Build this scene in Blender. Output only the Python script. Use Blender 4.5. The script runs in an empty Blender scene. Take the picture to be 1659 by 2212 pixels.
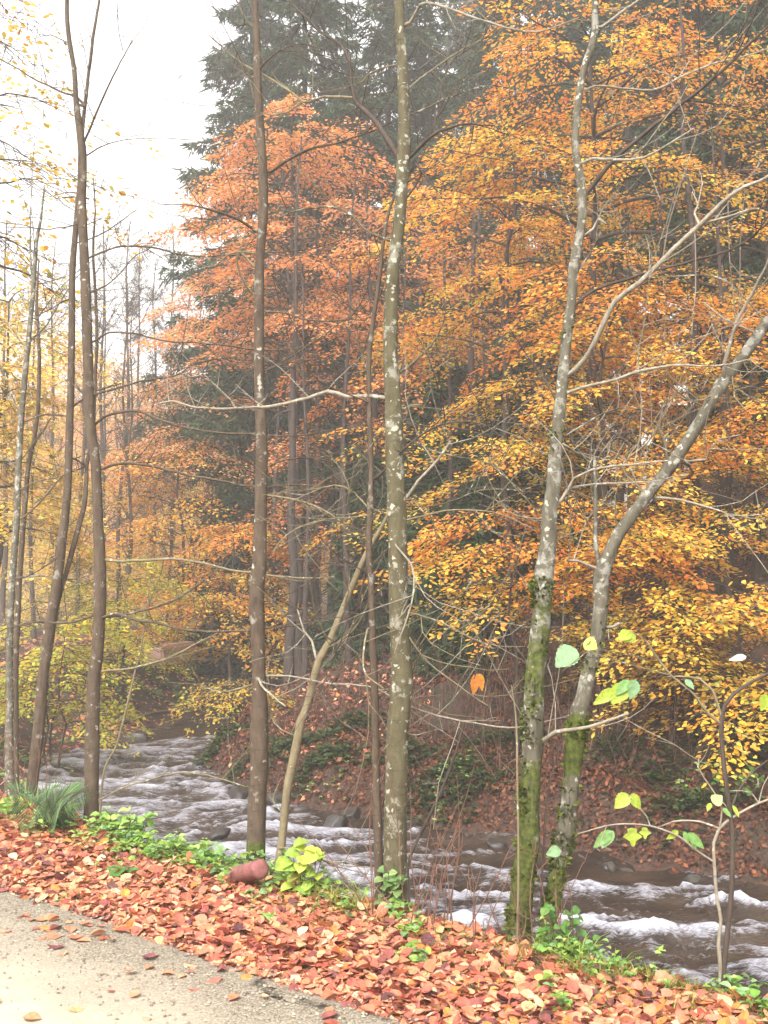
import bpy, math, random
import numpy as np
from mathutils import Vector
R = math.radians
SC = bpy.context.scene
COL = SC.collection

# ------------------------------------------------------------------ camera
FPX, CX, CY, PITCH, CAMZ = 2335.0, 829.5, 1106.0, R(3.53), 1.6   # photograph measured in a 1659 x 2212 frame
cam_d = bpy.data.cameras.new('camera'); cam = bpy.data.objects.new('camera', cam_d); COL.objects.link(cam)
cam.location = (0, 0, CAMZ); cam.rotation_euler = (math.pi/2 + PITCH, 0, 0)
cam_d.sensor_fit = 'VERTICAL'; cam_d.sensor_height = 36; cam_d.lens = 36*FPX/2212
cam_d.clip_start = 0.05; cam_d.clip_end = 3000
SC.camera = cam
# ------------------------------------------------------------------ sky, sun, exposure
SUN_EL, SUN_ROT = R(48), R(200)
w = bpy.data.worlds.new('World'); SC.world = w; w.use_nodes = True
nt = w.node_tree; bg = nt.nodes['Background']
sky = nt.nodes.new('ShaderNodeTexSky'); sky.sky_type = 'NISHITA'; sky.sun_disc = False
sky.sun_elevation = SUN_EL; sky.sun_rotation = SUN_ROT; sky.dust_density = 6; sky.air_density = 1.0; sky.ozone_density = 1.0
hs = nt.nodes.new('ShaderNodeHueSaturation'); hs.inputs['Saturation'].default_value = 0.12   # overcast: the cloud has lost the blue
nt.links.new(sky.outputs[0], hs.inputs['Color']); nt.links.new(hs.outputs[0], bg.inputs['Color'])
bg.inputs['Strength'].default_value = 0.15
sl = bpy.data.lights.new('sun', 'SUN'); sl.energy = 1.5; sl.angle = R(20); sl.color = (1.0, 0.94, 0.85)
sun = bpy.data.objects.new('sun', sl); COL.objects.link(sun)
sun.rotation_euler = (math.pi/2 - SUN_EL, 0, math.pi - SUN_ROT)
SC.view_settings.view_transform = 'Standard'; SC.view_settings.look = 'None'
SC.view_settings.exposure = 1.85; SC.view_settings.gamma = 1; SC.view_settings.use_curve_mapping = False
HAZE = 0.0038
try: SC.cycles.volume_bounces = 4; SC.cycles.transmission_bounces = 6
except Exception: pass

# ------------------------------------------------------------------ helpers
def P(px, py, Y):
    x = (px-CX)/FPX; z = (CY-py)/FPX
    yy = math.cos(PITCH) - z*math.sin(PITCH); zz = math.sin(PITCH) + z*math.cos(PITCH)
    k = Y/yy
    return np.array((x*k, Y, CAMZ + zz*k))
def rad(wpx, Y): return 0.5*wpx*Y/FPX
def lerp(a, b, t): return a + (b-a)*t
def smooth(t):
    t = np.clip(t, 0, 1); return t*t*(3-2*t)
def nrmz(v): return v/np.maximum(np.linalg.norm(v, axis=-1, keepdims=True), 1e-9)
_perm = np.random.RandomState(5).rand(256, 256)
def vnoise(x, y):
    x = np.asarray(x, float); y = np.asarray(y, float)
    xi = np.floor(x).astype(int); yi = np.floor(y).astype(int)
    fx = x-xi; fy = y-yi; fx = fx*fx*(3-2*fx); fy = fy*fy*(3-2*fy)
    g = lambda a, b: _perm[a & 255, b & 255]
    return (g(xi, yi)*(1-fx)+g(xi+1, yi)*fx)*(1-fy) + (g(xi, yi+1)*(1-fx)+g(xi+1, yi+1)*fx)*fy
def fbm(x, y, o=4):
    s = 0; a = .5
    for i in range(o):
        s = s + a*vnoise(x*2**i+17.3*i, y*2**i+9.1*i); a *= .5
    return s
def tag(o, label=None, cat=None, group=None, kind=None):
    if label: o['label'] = label
    if cat: o['category'] = cat
    if group: o['group'] = group
    if kind: o['kind'] = kind
    return o
def empty(name, loc, rz=0):
    o = bpy.data.objects.new(name, None); COL.objects.link(o); o.location = [float(v) for v in loc]; o.rotation_euler = (0, 0, rz)
    o.empty_display_size = .1
    return o
def mesh_obj(name, verts, loops, starts, totals, mat, parent=None, smooth_=True, fcol=None, vatt=None):
    me = bpy.data.meshes.new(name)
    verts = np.asarray(verts, np.float32)
    me.vertices.add(len(verts)); me.vertices.foreach_set('co', verts.ravel())
    me.loops.add(len(loops)); me.loops.foreach_set('vertex_index', np.asarray(loops, np.int32))
    me.polygons.add(len(starts)); me.polygons.foreach_set('loop_start', np.asarray(starts, np.int32))
    me.polygons.foreach_set('loop_total', np.asarray(totals, np.int32))
    me.update(calc_edges=True)
    me.polygons.foreach_set('use_smooth', np.full(len(starts), smooth_, bool))
    if fcol is not None:
        a = me.attributes.new('leafcol', 'FLOAT_COLOR', 'FACE')
        c = np.ones((len(starts), 4), np.float32); c[:, :3] = fcol; a.data.foreach_set('color', c.ravel())
    if vatt:
        for k, v in vatt.items():
            a = me.attributes.new(k, 'FLOAT', 'POINT'); a.data.foreach_set('value', np.asarray(v, np.float32))
    me.materials.append(mat)
    o = bpy.data.objects.new(name, me); COL.objects.link(o)
    if parent: o.parent = parent
    return o
def copy_thing(root, loc, rz=0, sc=1.0):
    r = root.copy(); COL.objects.link(r); r.location = [float(v) for v in loc]; r.rotation_euler = (0, 0, rz); r.scale = (sc, sc, sc)
    for ch in root.children:
        c = ch.copy(); COL.objects.link(c); c.parent = r
        for g in ch.children:
            d = g.copy(); COL.objects.link(d); d.parent = c
    return r
def smooth_line(pts, rads, step):
    """Catmull-Rom resampling of a polyline with radii"""
    pts = np.asarray(pts, float); rads = np.asarray(rads, float); n = len(pts)
    if n == 2: return np.array([lerp(pts[0], pts[1], t) for t in (0, .5, 1)]), np.array([lerp(rads[0], rads[1], t) for t in (0, .5, 1)])
    P_ = np.vstack([2*pts[0]-pts[1], pts, 2*pts[-1]-pts[-2]]); out = []; ro = []
    for i in range(n-1):
        p0, p1, p2, p3 = P_[i:i+4]
        m = max(1, int(np.linalg.norm(p2-p1)/step))
        for j in range(m):
            t = j/m
            out.append(.5*((2*p1)+(-p0+p2)*t+(2*p0-5*p1+4*p2-p3)*t*t+(-p0+3*p1-3*p2+p3)*t**3)); ro.append(lerp(rads[i], rads[i+1], t))
    out.append(pts[-1]); ro.append(rads[-1])
    return np.array(out), np.array(ro)
class Tubes:
    def __init__(s): s.V = []; s.L = []; s.n = 0; s.att = []
    def add(s, pts, rads, sides=8, lump=0.0, moss=None, rng=None, cap=True):
        pts = np.asarray(pts, float); rads = np.asarray(rads, float); m = len(pts)
        T = nrmz(np.gradient(pts, axis=0))
        ref = np.array((0, 1, 0.)) if abs(T[:, 1]).mean() < .8 else np.array((1, 0, 0.))
        U = nrmz(np.cross(T, ref)); W = np.cross(T, U)
        a = np.arange(sides)*2*math.pi/sides
        rr = rads[:, None]*np.ones((1, sides))
        if lump:
            cum = np.cumsum(np.r_[0, np.linalg.norm(np.diff(pts, axis=0), axis=1)])
            o = 31.7*pts[0, 0] + 7
            rr = rr*(1+lump*(fbm(cum[:, None]*4+o, 2*np.cos(a)[None]+5+o, 3)-.45)*2 + lump*.8*(vnoise(cum[:, None]*17+o, 3*np.sin(a)[None]+9)-.5))
        V = pts[:, None]+rr[..., None]*(np.cos(a)[None, :, None]*U[:, None]+np.sin(a)[None, :, None]*W[:, None])
        s.V.append(V.reshape(-1, 3))
        i = np.arange(m-1)[:, None]*sides; j = np.arange(sides)[None]; k = (j+1) % sides
        q = np.stack([i+j, i+k, i+sides+k, i+sides+j], -1).reshape(-1, 4)+s.n
        s.L.append(q)
        if moss is None: s.att.append(np.zeros(m*sides))
        else: s.att.append(moss(V.reshape(-1, 3)))
        s.n += m*sides
        return V
    def sticks(s, A, B, ra, rb, sides=3):
        A = np.asarray(A); B = np.asarray(B); N = len(A)
        if N == 0: return
        T = nrmz(B-A); U = nrmz(np.cross(T, np.array((.31, .2, .93)))); W = np.cross(T, U)
        a = np.arange(sides)*2*math.pi/sides
        ring = np.cos(a)[None, :, None]*U[:, None]+np.sin(a)[None, :, None]*W[:, None]
        ra = np.broadcast_to(ra, N)[:, None, None]; rb = np.broadcast_to(rb, N)[:, None, None]
        V = np.stack([A[:, None]+ring*ra, B[:, None]+ring*rb], 1)
        s.V.append(V.reshape(-1, 3))
        base = np.arange(N)[:, None]*2*sides; j = np.arange(sides)[None]; k = (j+1) % sides
        q = np.stack([base+j, base+k, base+sides+k, base+sides+j], -1).reshape(-1, 4)+s.n
        s.L.append(q); s.att.append(np.zeros(N*2*sides)); s.n += N*2*sides
    def build(s, name, mat, parent=None, smooth_=True):
        V = np.vstack(s.V)
        if parent is not None: V = V - np.array(parent.location)[None] if parent.get('_abs') else V
        q = np.vstack(s.L); nf = len(q)
        return mesh_obj(name, V, q.ravel(), np.arange(nf)*4, np.full(nf, 4), mat, parent, smooth_, vatt={'moss': np.concatenate(s.att)})
LT = {
 'kite': (np.array([(0, 0, 0), (.45, .30, 0), (1, 0, 0), (.45, -.30, 0)]), [[0, 1, 2, 3]]),
 'hex': (np.array([(0, 0, 0), (.3, .3, .0), (.72, .25, 0), (1, 0, 0), (.72, -.25, 0), (.3, -.3, 0)]), [[0, 1, 2, 3, 4, 5]]),
 'fold': (np.array([(0, 0, 0), (.5, 0, 0), (1, 0, 0), (.22, .26, 0), (.5, .34, 0), (.78, .23, 0), (.22, -.26, 0), (.5, -.34, 0), (.78, -.23, 0)]),
          [[0, 1, 4, 3], [1, 2, 5, 4], [0, 6, 7, 1], [1, 7, 8, 2]]),
 'needle': (np.array([(0, .12, 0), (1, .05, 0), (1, -.05, 0), (0, -.12, 0)]), [[0, 1, 2, 3]]),
}
def leaves(name, pos, d, n, size, col, mat, parent=None, shape='hex', fold=0.0, curl=0.0, width=1.0, rs=None, smooth_=False):
    tv, tf = LT[shape]; N = len(pos)
    d = nrmz(d); n = nrmz(n - (n*d).sum(1, keepdims=True)*d); b = np.cross(n, d)
    u, v = tv[:, 0], tv[:, 1]*width
    size = np.broadcast_to(size, N); fold = np.broadcast_to(fold, N); curl = np.broadcast_to(curl, N)
    h = fold[:, None]*np.abs(v)[None] + curl[:, None]*((u-.5)**2)[None]
    V = pos[:, None] + size[:, None, None]*(u[None, :, None]*d[:, None] + v[None, :, None]*b[:, None] + h[..., None]*n[:, None])
    k = len(tv); off = np.arange(N)*k
    L = []; tot = []
    flat = np.concatenate([np.array(f) for f in tf]); tt = np.array([len(f) for f in tf])
    L = (off[:, None]+flat[None]).ravel(); tot = np.tile(tt, N); st = np.r_[0, np.cumsum(tot)[:-1]]
    return mesh_obj(name, V.reshape(-1, 3), L, st, tot, mat, parent, smooth_, fcol=np.repeat(col, len(tf), axis=0))
def palette(cols, N, rs, jit=.12, wts=None):
    c = np.array(cols)[rs.choice(len(cols), N, p=wts)]
    return np.clip(c*(1+jit*rs.randn(N, 1))*(1+.05*rs.randn(N, 3)), .004, .9)

# ------------------------------------------------------------------ materials
def newmat(name):
    m = bpy.data.materials.new(name); m.use_nodes = True; n = m.node_tree.nodes; n.clear()
    o = n.new('ShaderNodeOutputMaterial'); return m, m.node_tree, o
def N_(t, typ, **kw):
    n = t.nodes.new(typ)
    for k, v in kw.items():
        if k.startswith('i_'):
            key = k[2:]; key = int(key) if key.isdigit() else key.replace('_', ' ')
            n.inputs[key].default_value = v
        else: setattr(n, k, v)
    return n
def ramp(t, fac, stops, interp='LINEAR'):
    r = t.nodes.new('ShaderNodeValToRGB'); r.color_ramp.interpolation = interp
    e = r.color_ramp.elements
    while len(e) < len(stops): e.new(.5)
    for x, (p, c) in zip(e, stops):
        x.position = p; x.color = (c, c, c, 1) if isinstance(c, (int, float)) else (*c, 1)
    t.links.new(fac, r.inputs[0]); return r.outputs[0]
def mix(t, f, a, b, blend='MIX'):
    m = t.nodes.new('ShaderNodeMix'); m.data_type = 'RGBA'; m.blend_type = blend
    for i, v in ((0, f), (6, a), (7, b)):
        if isinstance(v, (int, float)): m.inputs[i].default_value = v
        elif isinstance(v, tuple): m.inputs[i].default_value = (*v, 1)
        else: t.links.new(v, m.inputs[i])
    return m.outputs[2]
def noise(t, scale, detail=4, rough=.55, vec=None, dist=0):
    n = N_(t, 'ShaderNodeTexNoise'); n.inputs['Scale'].default_value = scale; n.inputs['Detail'].default_value = detail
    n.inputs['Roughness'].default_value = rough; n.inputs['Distortion'].default_value = dist
    if vec is not None: t.links.new(vec, n.inputs['Vector'])
    return n.outputs['Fac']
def leafmat(name, trans=.45, rough=.55, gloss=.25):
    m, t, o = newmat(name)
    a = N_(t, 'ShaderNodeAttribute', attribute_name='leafcol')
    g = N_(t, 'ShaderNodeNewGeometry')
    nz = ramp(t, noise(t, 60, 3, vec=g.outputs['Position']), [(.3, .72), (.7, 1.12)])
    c = mix(t, 1.0, a.outputs['Color'], nz, 'MULTIPLY')
    p = N_(t, 'ShaderNodeBsdfPrincipled'); p.inputs['Roughness'].default_value = rough; p.inputs['Specular IOR Level'].default_value = gloss
    t.links.new(c, p.inputs['Base Color'])
    if trans > 0:
        tr = N_(t, 'ShaderNodeBsdfTranslucent'); t.links.new(c, tr.inputs['Color'])
        mx = N_(t, 'ShaderNodeMixShader'); mx.inputs[0].default_value = trans
        t.links.new(p.outputs[0], mx.inputs[1]); t.links.new(tr.outputs[0], mx.inputs[2]); t.links.new(mx.outputs[0], o.inputs[0])
    else: t.links.new(p.outputs[0], o.inputs[0])
    return m
def barkmat(name, dark, mid, lichen=(.55, .53, .46), lich=.0, moss_bias=0.0, scale=1.0):
    m, t, o = newmat(name)
    tc = N_(t, 'ShaderNodeTexCoord')
    mp = N_(t, 'ShaderNodeMapping'); mp.inputs['Scale'].default_value = (1, 1, .35); t.links.new(tc.outputs['Object'], mp.inputs[0])
    n1 = noise(t, 28*scale, 6, .65, mp.outputs[0]); n2 = noise(t, 5, 4, .6, tc.outputs['Object'])
    c = mix(t, ramp(t, n1, [(.32, 0), (.68, 1)]), dark, mid)
    c = mix(t, ramp(t, n2, [(.4, 0), (.65, .5)]), c, tuple(v*.7 for v in mid))
    # horizontal lenticel marks
    mp2 = N_(t, 'ShaderNodeMapping'); mp2.inputs['Scale'].default_value = (6, 6, 34); t.links.new(tc.outputs['Object'], mp2.inputs[0])
    n5 = noise(t, 2.2, 3, .6, mp2.outputs[0])
    c = mix(t, ramp(t, n5, [(.6, 0), (.72, .6)]), c, tuple(v*.45 for v in dark))
    if lich:
        vo = N_(t, 'ShaderNodeTexVoronoi'); vo.inputs['Scale'].default_value = 30
        wn = N_(t, 'ShaderNodeTexNoise'); wn.inputs['Scale'].default_value = 38; wn.inputs['Detail'].default_value = 3; t.links.new(tc.outputs['Object'], wn.inputs['Vector'])
        wv = N_(t, 'ShaderNodeVectorMath', operation='SCALE'); wv.inputs['Scale'].default_value = .05; t.links.new(wn.outputs['Color'], wv.inputs[0])
        wa = N_(t, 'ShaderNodeVectorMath', operation='ADD'); t.links.new(tc.outputs['Object'], wa.inputs[0]); t.links.new(wv.outputs[0], wa.inputs[1]); t.links.new(wa.outputs[0], vo.inputs['Vector'])
        sep = N_(t, 'ShaderNodeSeparateColor'); t.links.new(vo.outputs['Color'], sep.inputs[0])
        th = N_(t, 'ShaderNodeMath', operation='MULTIPLY'); t.links.new(sep.outputs[0], th.inputs[0]); th.inputs[1].default_value = .42
        th2 = N_(t, 'ShaderNodeMath', operation='LESS_THAN'); t.links.new(vo.outputs['Distance'], th2.inputs[0]); t.links.new(th.outputs[0], th2.inputs[1])
        gate = ramp(t, sep.outputs[1], [(1-lich, 0), (min(.99, 1-lich+.05), 1)])
        mm = N_(t, 'ShaderNodeMath', operation='MULTIPLY'); t.links.new(th2.outputs[0], mm.inputs[0]); t.links.new(gate, mm.inputs[1])
        big = ramp(t, noise(t, 11, 6, .75, tc.outputs['Object'], .3), [(.60-.08*lich, 0), (.66-.08*lich, .75)])
        c = mix(t, big, c, tuple(v*.8 for v in lichen))
        c = mix(t, mm.outputs[0], c, lichen)
    at = N_(t, 'ShaderNodeAttribute', attribute_name='moss')
    add = N_(t, 'ShaderNodeMath', operation='MULTIPLY_ADD'); t.links.new(noise(t, 14, 5, .7, tc.outputs['Object']), add.inputs[0]); add.inputs[1].default_value = 1.4
    add.inputs[2].default_value = -1.0+moss_bias
    ad2 = N_(t, 'ShaderNodeMath', operation='ADD'); t.links.new(add.outputs[0], ad2.inputs[0]); t.links.new(at.outputs['Fac'], ad2.inputs[1])
    mc = mix(t, ramp(t, noise(t, 45, 3, .6, tc.outputs['Object']), [(.35, 0), (.65, 1)]), (.026, .036, .008), (.085, .10, .016))
    c = mix(t, ramp(t, ad2.outputs[0], [(.2, 0), (.42, 1)]), c, mc)
    p = N_(t, 'ShaderNodeBsdfPrincipled'); p.inputs['Roughness'].default_value = .85; p.inputs['Specular IOR Level'].default_value = .25
    t.links.new(c, p.inputs['Base Color'])
    b = N_(t, 'ShaderNodeBump'); b.inputs['Strength'].default_value = .7; b.inputs['Distance'].default_value = .012
    t.links.new(n1, b.inputs['Height']); t.links.new(b.outputs[0], p.inputs['Normal']); t.links.new(p.outputs[0], o.inputs[0])
    return m
def plainmat(name, col, rough=.7, var=.3, sc=20, bump=.3):
    m, t, o = newmat(name); tc = N_(t, 'ShaderNodeTexCoord'); n = noise(t, sc, 5, .6, tc.outputs['Object'])
    c = mix(t, ramp(t, n, [(.3, 0), (.7, 1)]), tuple(v*(1-var) for v in col), tuple(v*(1+var) for v in col))
    p = N_(t, 'ShaderNodeBsdfPrincipled'); p.inputs['Roughness'].default_value = rough; t.links.new(c, p.inputs['Base Color'])
    b = N_(t, 'ShaderNodeBump'); b.inputs['Strength'].default_value = bump; b.inputs['Distance'].default_value = .01
    t.links.new(n, b.inputs['Height']); t.links.new(b.outputs[0], p.inputs['Normal']); t.links.new(p.outputs[0], o.inputs[0])
    return m
M = {}
M['beech'] = leafmat('autumn_leaf', .5)
M['litter'] = leafmat('fallen_leaf', .15, .6, .2)
M['green'] = leafmat('green_leaf', .4, .5, .3)
M['needle'] = leafmat('needle', .15, .6, .2)
M['bark_olive'] = barkmat('bark_olive', (.050, .042, .022), (.115, .10, .055), lich=.68, lichen=(.32, .31, .25))
M['bark_brown'] = barkmat('bark_brown', (.045, .029, .020), (.105, .078, .053), lich=.15, lichen=(.32, .30, .25))
M['bark_grey'] = barkmat('bark_grey', (.050, .044, .030), (.135, .122, .088), lich=.95, lichen=(.31, .30, .255))
M['bark_pale'] = barkmat('bark_pale', (.11, .088, .052), (.22, .18, .105), lich=.2, lichen=(.34, .32, .26))
M['bark_dark'] = barkmat('bark_dark', (.028, .020, .017), (.065, .05, .042))
M['bark_mid'] = barkmat('bark_mid', (.036, .026, .020), (.08, .06, .046))
M['branch_pale'] = barkmat('branch_pale', (.13, .11, .078), (.31, .275, .21), lich=.5, lichen=(.36, .34, .28))
M['twig'] = plainmat('twig', (.10, .078, .05), .8, .3, 30)
M['twig_dark'] = plainmat('twig_dark', (.055, .038, .032), .8, .3, 30)
M['twig_red'] = plainmat('twig_red', (.15, .075, .05), .8, .3, 30)

# ------------------------------------------------------------------ the lie of the land
NV = np.array((.64, .768)); TV = np.array((-.768, .64))       # across the stream / along it, upstream
RIV = np.array([(-60, 9, 2.8), (-25, 7.6, 2.6), (-3, 7.4, 2.5), (5, 7.35, 2.4), (8.5, 7.65, 2.15), (10, 8.1, 1.7), (11.4, 8.9, 1.3), (13.1, 9.8, 1.0),
                (14.5, 11.4, .95), (16.2, 13.8, .75), (18, 17, .7), (20, 21, .7), (23, 28, .8), (30, 45, 1.2), (42, 75, 1.2), (70, 160, 1.2)], float)
WZ = -1.2
def riv(x, y):
    s = x*NV[0]+y*NV[1]; t = x*TV[0]+y*TV[1]
    best = np.full(np.shape(s), 1e9); sd = np.zeros(np.shape(s)); 
    for i in range(len(RIV)-1):
        a = RIV[i, :2]; b = RIV[i+1, :2]; ab = b-a
        u = np.clip(((t-a[0])*ab[0]+(s-a[1])*ab[1])/(ab@ab), 0, 1)
        dx = t-(a[0]+u*ab[0]); dy = s-(a[1]+u*ab[1]); d = np.hypot(dx, dy)
        side = np.sign(ab[0]*dy-ab[1]*dx)            # +1 : hill side
        wd = RIV[i, 2]+u*(RIV[i+1, 2]-RIV[i, 2])
        m = d < best
        best = np.where(m, d, best); sd = np.where(m, (d-wd)*1.0, sd); 
        if i == 0: SS = side
        SS = np.where(m, side, SS)
    return sd, SS, s, t
def H(x, y):
    x = np.asarray(x, float); y = np.asarray(y, float)
    e, side, s, t = riv(x, y)
    lump = (fbm(x*1.3+40, y*1.3+20, 4)-.47)
    wd = .95+1.6*smooth((t-9.5)/4)
    near = WZ-.02 + (1.22)*smooth(e/wd)**.8
    near = near + .035*lump*smooth((s-3.2)/.4) - .035*(1-smooth((s-2.95)/.3))*(s > -2.9) + .35*lump*smooth((t-12)/6)
    r = np.hypot(x, y)
    hill = 24*smooth((r-42)/110)+6*(fbm(x*.03,y*.03,2)-.3)*smooth((r-50)/40)
    near = near + smooth((e-6)/20)*hill + .35*np.clip(-3.5-s, 0, 12)
    ee = np.clip(e, 0, 8.2)
    far = WZ-.02 + .42*smooth(e/.5) + .2*ee+.034*ee**2 + .7*np.clip(e-8.2, 0, 20) + .06*np.clip(e-22, 0, 60) + .6*hill*smooth((e-2)/20)
    far = far + lump*.9*smooth(e/2.5) + .35*(vnoise(x*2.7, y*2.7)-.5)*smooth(e/1.5)
    bed = WZ-.02-.5*smooth(-e/1.2)
    h = np.where(e < 0, bed, np.where(side > 0, far, near))
    return h
def Hs(x, y): return float(H(np.array([x]), np.array([y]))[0])
def hit(px, py, ymax=60):
    """where the sight line of a picture point meets the ground"""
    Y = np.arange(2.5, ymax, .01); p = np.array([P(px, py, 1.0)]) - np.array((0, 0, CAMZ))
    X = p[0, 0]*Y; Z = CAMZ+p[0, 2]*Y
    k = np.argmax(Z <= H(X, Y)); p = np.array((X[k], Y[k], Z[k]))
    if py > 1765 and p[2] < -.3:          # a plant on the lip of the near bank, not in the water behind it
        y = 4.06/(.64*(px-CX)/FPX+.768); x = (px-CX)/FPX*y; p = np.array((x, y, Hs(x, y)))
    return p
def at(px, Y): x = (px-CX)/FPX*Y; return np.array((x, Y, Hs(x, Y)))

# ground sheet ------------------------------------------------------
def ground_mat():
    m, t, o = newmat('forest_floor'); g = N_(t, 'ShaderNodeNewGeometry')
    n1 = noise(t, 22, 6, .7, g.outputs['Position']); n2 = noise(t, 1.3, 5, .6, g.outputs['Position']); n3 = noise(t, 7, 4, .6, g.outputs['Position'])
    c = ramp(t, n1, [(.3, (.014, .009, .006)), (.45, (.038, .019, .012)), (.58, (.085, .035, .019)), (.72, (.16, .07, .034))])
    c = mix(t, ramp(t, n2, [(.48, 0), (.62, .75)]), c, (.020, .028, .010))
    c = mix(t, ramp(t, n3, [(.35, .5), (.6, 0)]), c, (.02, .013, .009))
    p = N_(t, 'ShaderNodeBsdfPrincipled'); p.inputs['Roughness'].default_value = .9; t.links.new(c, p.inputs['Base Color'])
    b = N_(t, 'ShaderNodeBump'); b.inputs['Strength'].default_value = 1; b.inputs['Distance'].default_value = .05
    t.links.new(n1, b.inputs['Height']); t.links.new(b.outputs[0], p.inputs['Normal']); t.links.new(p.outputs[0], o.inputs[0])
    return m
def grid(X, Y, Z, name, mat, **kw):
    n, m = X.shape; V = np.stack([X, Y, Z], -1).reshape(-1, 3)
    i = np.arange(n-1)[:, None]*m; j = np.arange(m-1)[None]
    q = np.stack([i+j, i+m+j, i+m+j+1, i+j+1], -1).reshape(-1, 4)
    return mesh_obj(name, V, q.ravel(), np.arange(len(q))*4, np.full(len(q), 4), mat, **kw)
u = np.linspace(-1, 1, 720); g1 = 220*(.045*u+.955*u**3)
X, Y = np.meshgrid(g1+.5, g1+9, indexing='ij')
tag(grid(X, Y, H(X, Y), 'ground', ground_mat()), kind='structure')

# road --------------------------------------------------------------
def road_mat():
    m, t, o = newmat('packed_gravel_track'); g = N_(t, 'ShaderNodeNewGeometry')
    dot = N_(t, 'ShaderNodeVectorMath', operation='DOT_PRODUCT'); t.links.new(g.outputs['Position'], dot.inputs[0]); dot.inputs[1].default_value = (.64, .768, 0)
    n0 = noise(t, 1.6, 4, .6, g.outputs['Position']); n1 = noise(t, 130, 4, .75, g.outputs['Position']); n2 = noise(t, 12, 5, .7, g.outputs['Position'])
    a = N_(t, 'ShaderNodeMath', operation='MULTIPLY_ADD'); t.links.new(n0, a.inputs[0]); a.inputs[1].default_value = .7; t.links.new(dot.outputs['Value'], a.inputs[2])
    f = ramp(t, N_m(t, a.outputs[0], -2.45), [(.2, 0), (.75, 1)])
    fine = ramp(t, n1, [(.35, (.25, .21, .15)), (.5, (.36, .31, .23)), (.65, (.46, .41, .32))])
    c1 = mix(t, .7, fine, (.385, .325, .25))
    c1 = mix(t, ramp(t, n2, [(.35, .35), (.6, 0)]), c1, (.27, .225, .16))
    vo = N_(t, 'ShaderNodeTexVoronoi'); vo.inputs['Scale'].default_value = 105; t.links.new(g.outputs['Position'], vo.inputs['Vector'])
    sp = N_(t, 'ShaderNodeSeparateColor'); t.links.new(vo.outputs['Color'], sp.inputs[0])
    c2 = ramp(t, sp.outputs[0], [(0, (.17, .14, .10)), (.5, (.24, .205, .15)), (1, (.30, .265, .20))])
    c2 = mix(t, ramp(t, vo.outputs['Distance'], [(.35, 0), (.7, .8)]), c2, (.09, .07, .05))
    c = mix(t, f, c1, c2)
    p = N_(t, 'ShaderNodeBsdfPrincipled'); p.inputs['Roughness'].default_value = .9; t.links.new(c, p.inputs['Base Color'])
    b = N_(t, 'ShaderNodeBump'); b.inputs['Strength'].default_value = .6; b.inputs['Distance'].default_value = .006
    t.links.new(n1, b.inputs['Height']); t.links.new(b.outputs[0], p.inputs['Normal']); t.links.new(p.outputs[0], o.inputs[0])
    return m
def N_m(t, s, v):
    a = N_(t, 'ShaderNodeMath', operation='ADD'); t.links.new(s, a.inputs[0]); a.inputs[1].default_value = v; return a.outputs[0]
tt = np.linspace(-25, 45, 1400); ss = np.linspace(-2.6, 3.3, 90)
T_, S_ = np.meshgrid(tt, ss, indexing='ij')
S2 = S_ + (S_ > 3.1)*(vnoise(T_*2, T_*0+3)-.5)*.3
XX = T_*TV[0]+S2*NV[0]; YY = T_*TV[1]+S2*NV[1]
ZZ = np.maximum(H(XX, YY), 0)*0 + .012 + .008*fbm(XX*3, YY*3, 3) - .045*smooth((S2-3.05)/.2) - .03*smooth((-2.4-S2)/.2)
tag(grid(XX, YY, ZZ, 'road', road_mat()), kind='structure')

# stream ------------------------------------------------------------
def water_mat():
    m, t, o = newmat('stream_water'); g = N_(t, 'ShaderNodeNewGeometry')
    at_ = N_(t, 'ShaderNodeAttribute', attribute_name='foam')
    mp = N_(t, 'ShaderNodeMapping'); mp.vector_type = 'POINT'; mp.inputs['Rotation'].default_value = (0, 0, R(40)); mp.inputs['Scale'].default_value = (1, 3.4, 1)
    t.links.new(g.outputs['Position'], mp.inputs[0])
    n1 = noise(t, 8, 6, .62, mp.outputs[0], 1.6); n2 = noise(t, 38, 4, .7, mp.outputs[0])
    a = N_(t, 'ShaderNodeMath', operation='MULTIPLY_ADD'); t.links.new(n1, a.inputs[0]); a.inputs[1].default_value = 1.5; t.links.new(at_.outputs['Fac'], a.inputs[2])
    b_ = N_(t, 'ShaderNodeMath', operation='MULTIPLY_ADD'); t.links.new(n2, b_.inputs[0]); b_.inputs[1].default_value = .55; t.links.new(a.outputs[0], b_.inputs[2])
    f = ramp(t, N_m(t, b_.outputs[0], -1.22), [(.08, 0), (.40, .38), (.95, .92)])
    water = N_(t, 'ShaderNodeBsdfPrincipled'); water.inputs['Roughness'].default_value = .12; water.inputs['IOR'].default_value = 1.33
    wc = ramp(t, noise(t, 2.2, 4, .6, g.outputs['Position']), [(.35, (.014, .010, .008)), (.65, (.040, .026, .018))])
    t.links.new(wc, water.inputs['Base Color'])
    foam = N_(t, 'ShaderNodeBsdfPrincipled'); foam.inputs['Roughness'].default_value = .6; t.links.new(ramp(t, n2, [(.35, (.27, .275, .32)), (.62, (.50, .51, .58))]), foam.inputs['Base Color'])
    bp = N_(t, 'ShaderNodeBump'); bp.inputs['Strength'].default_value = .55; bp.inputs['Distance'].default_value = .045
    t.links.new(n1, bp.inputs['Height'])
    for s_ in (water, foam): t.links.new(bp.outputs[0], s_.inputs['Normal'])
    mx = N_(t, 'ShaderNodeMixShader'); t.links.new(f, mx.inputs[0]); t.links.new(water.outputs[0], mx.inputs[1]); t.links.new(foam.outputs[0], mx.inputs[2])
    t.links.new(mx.outputs[0], o.inputs[0])
    return m
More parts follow.
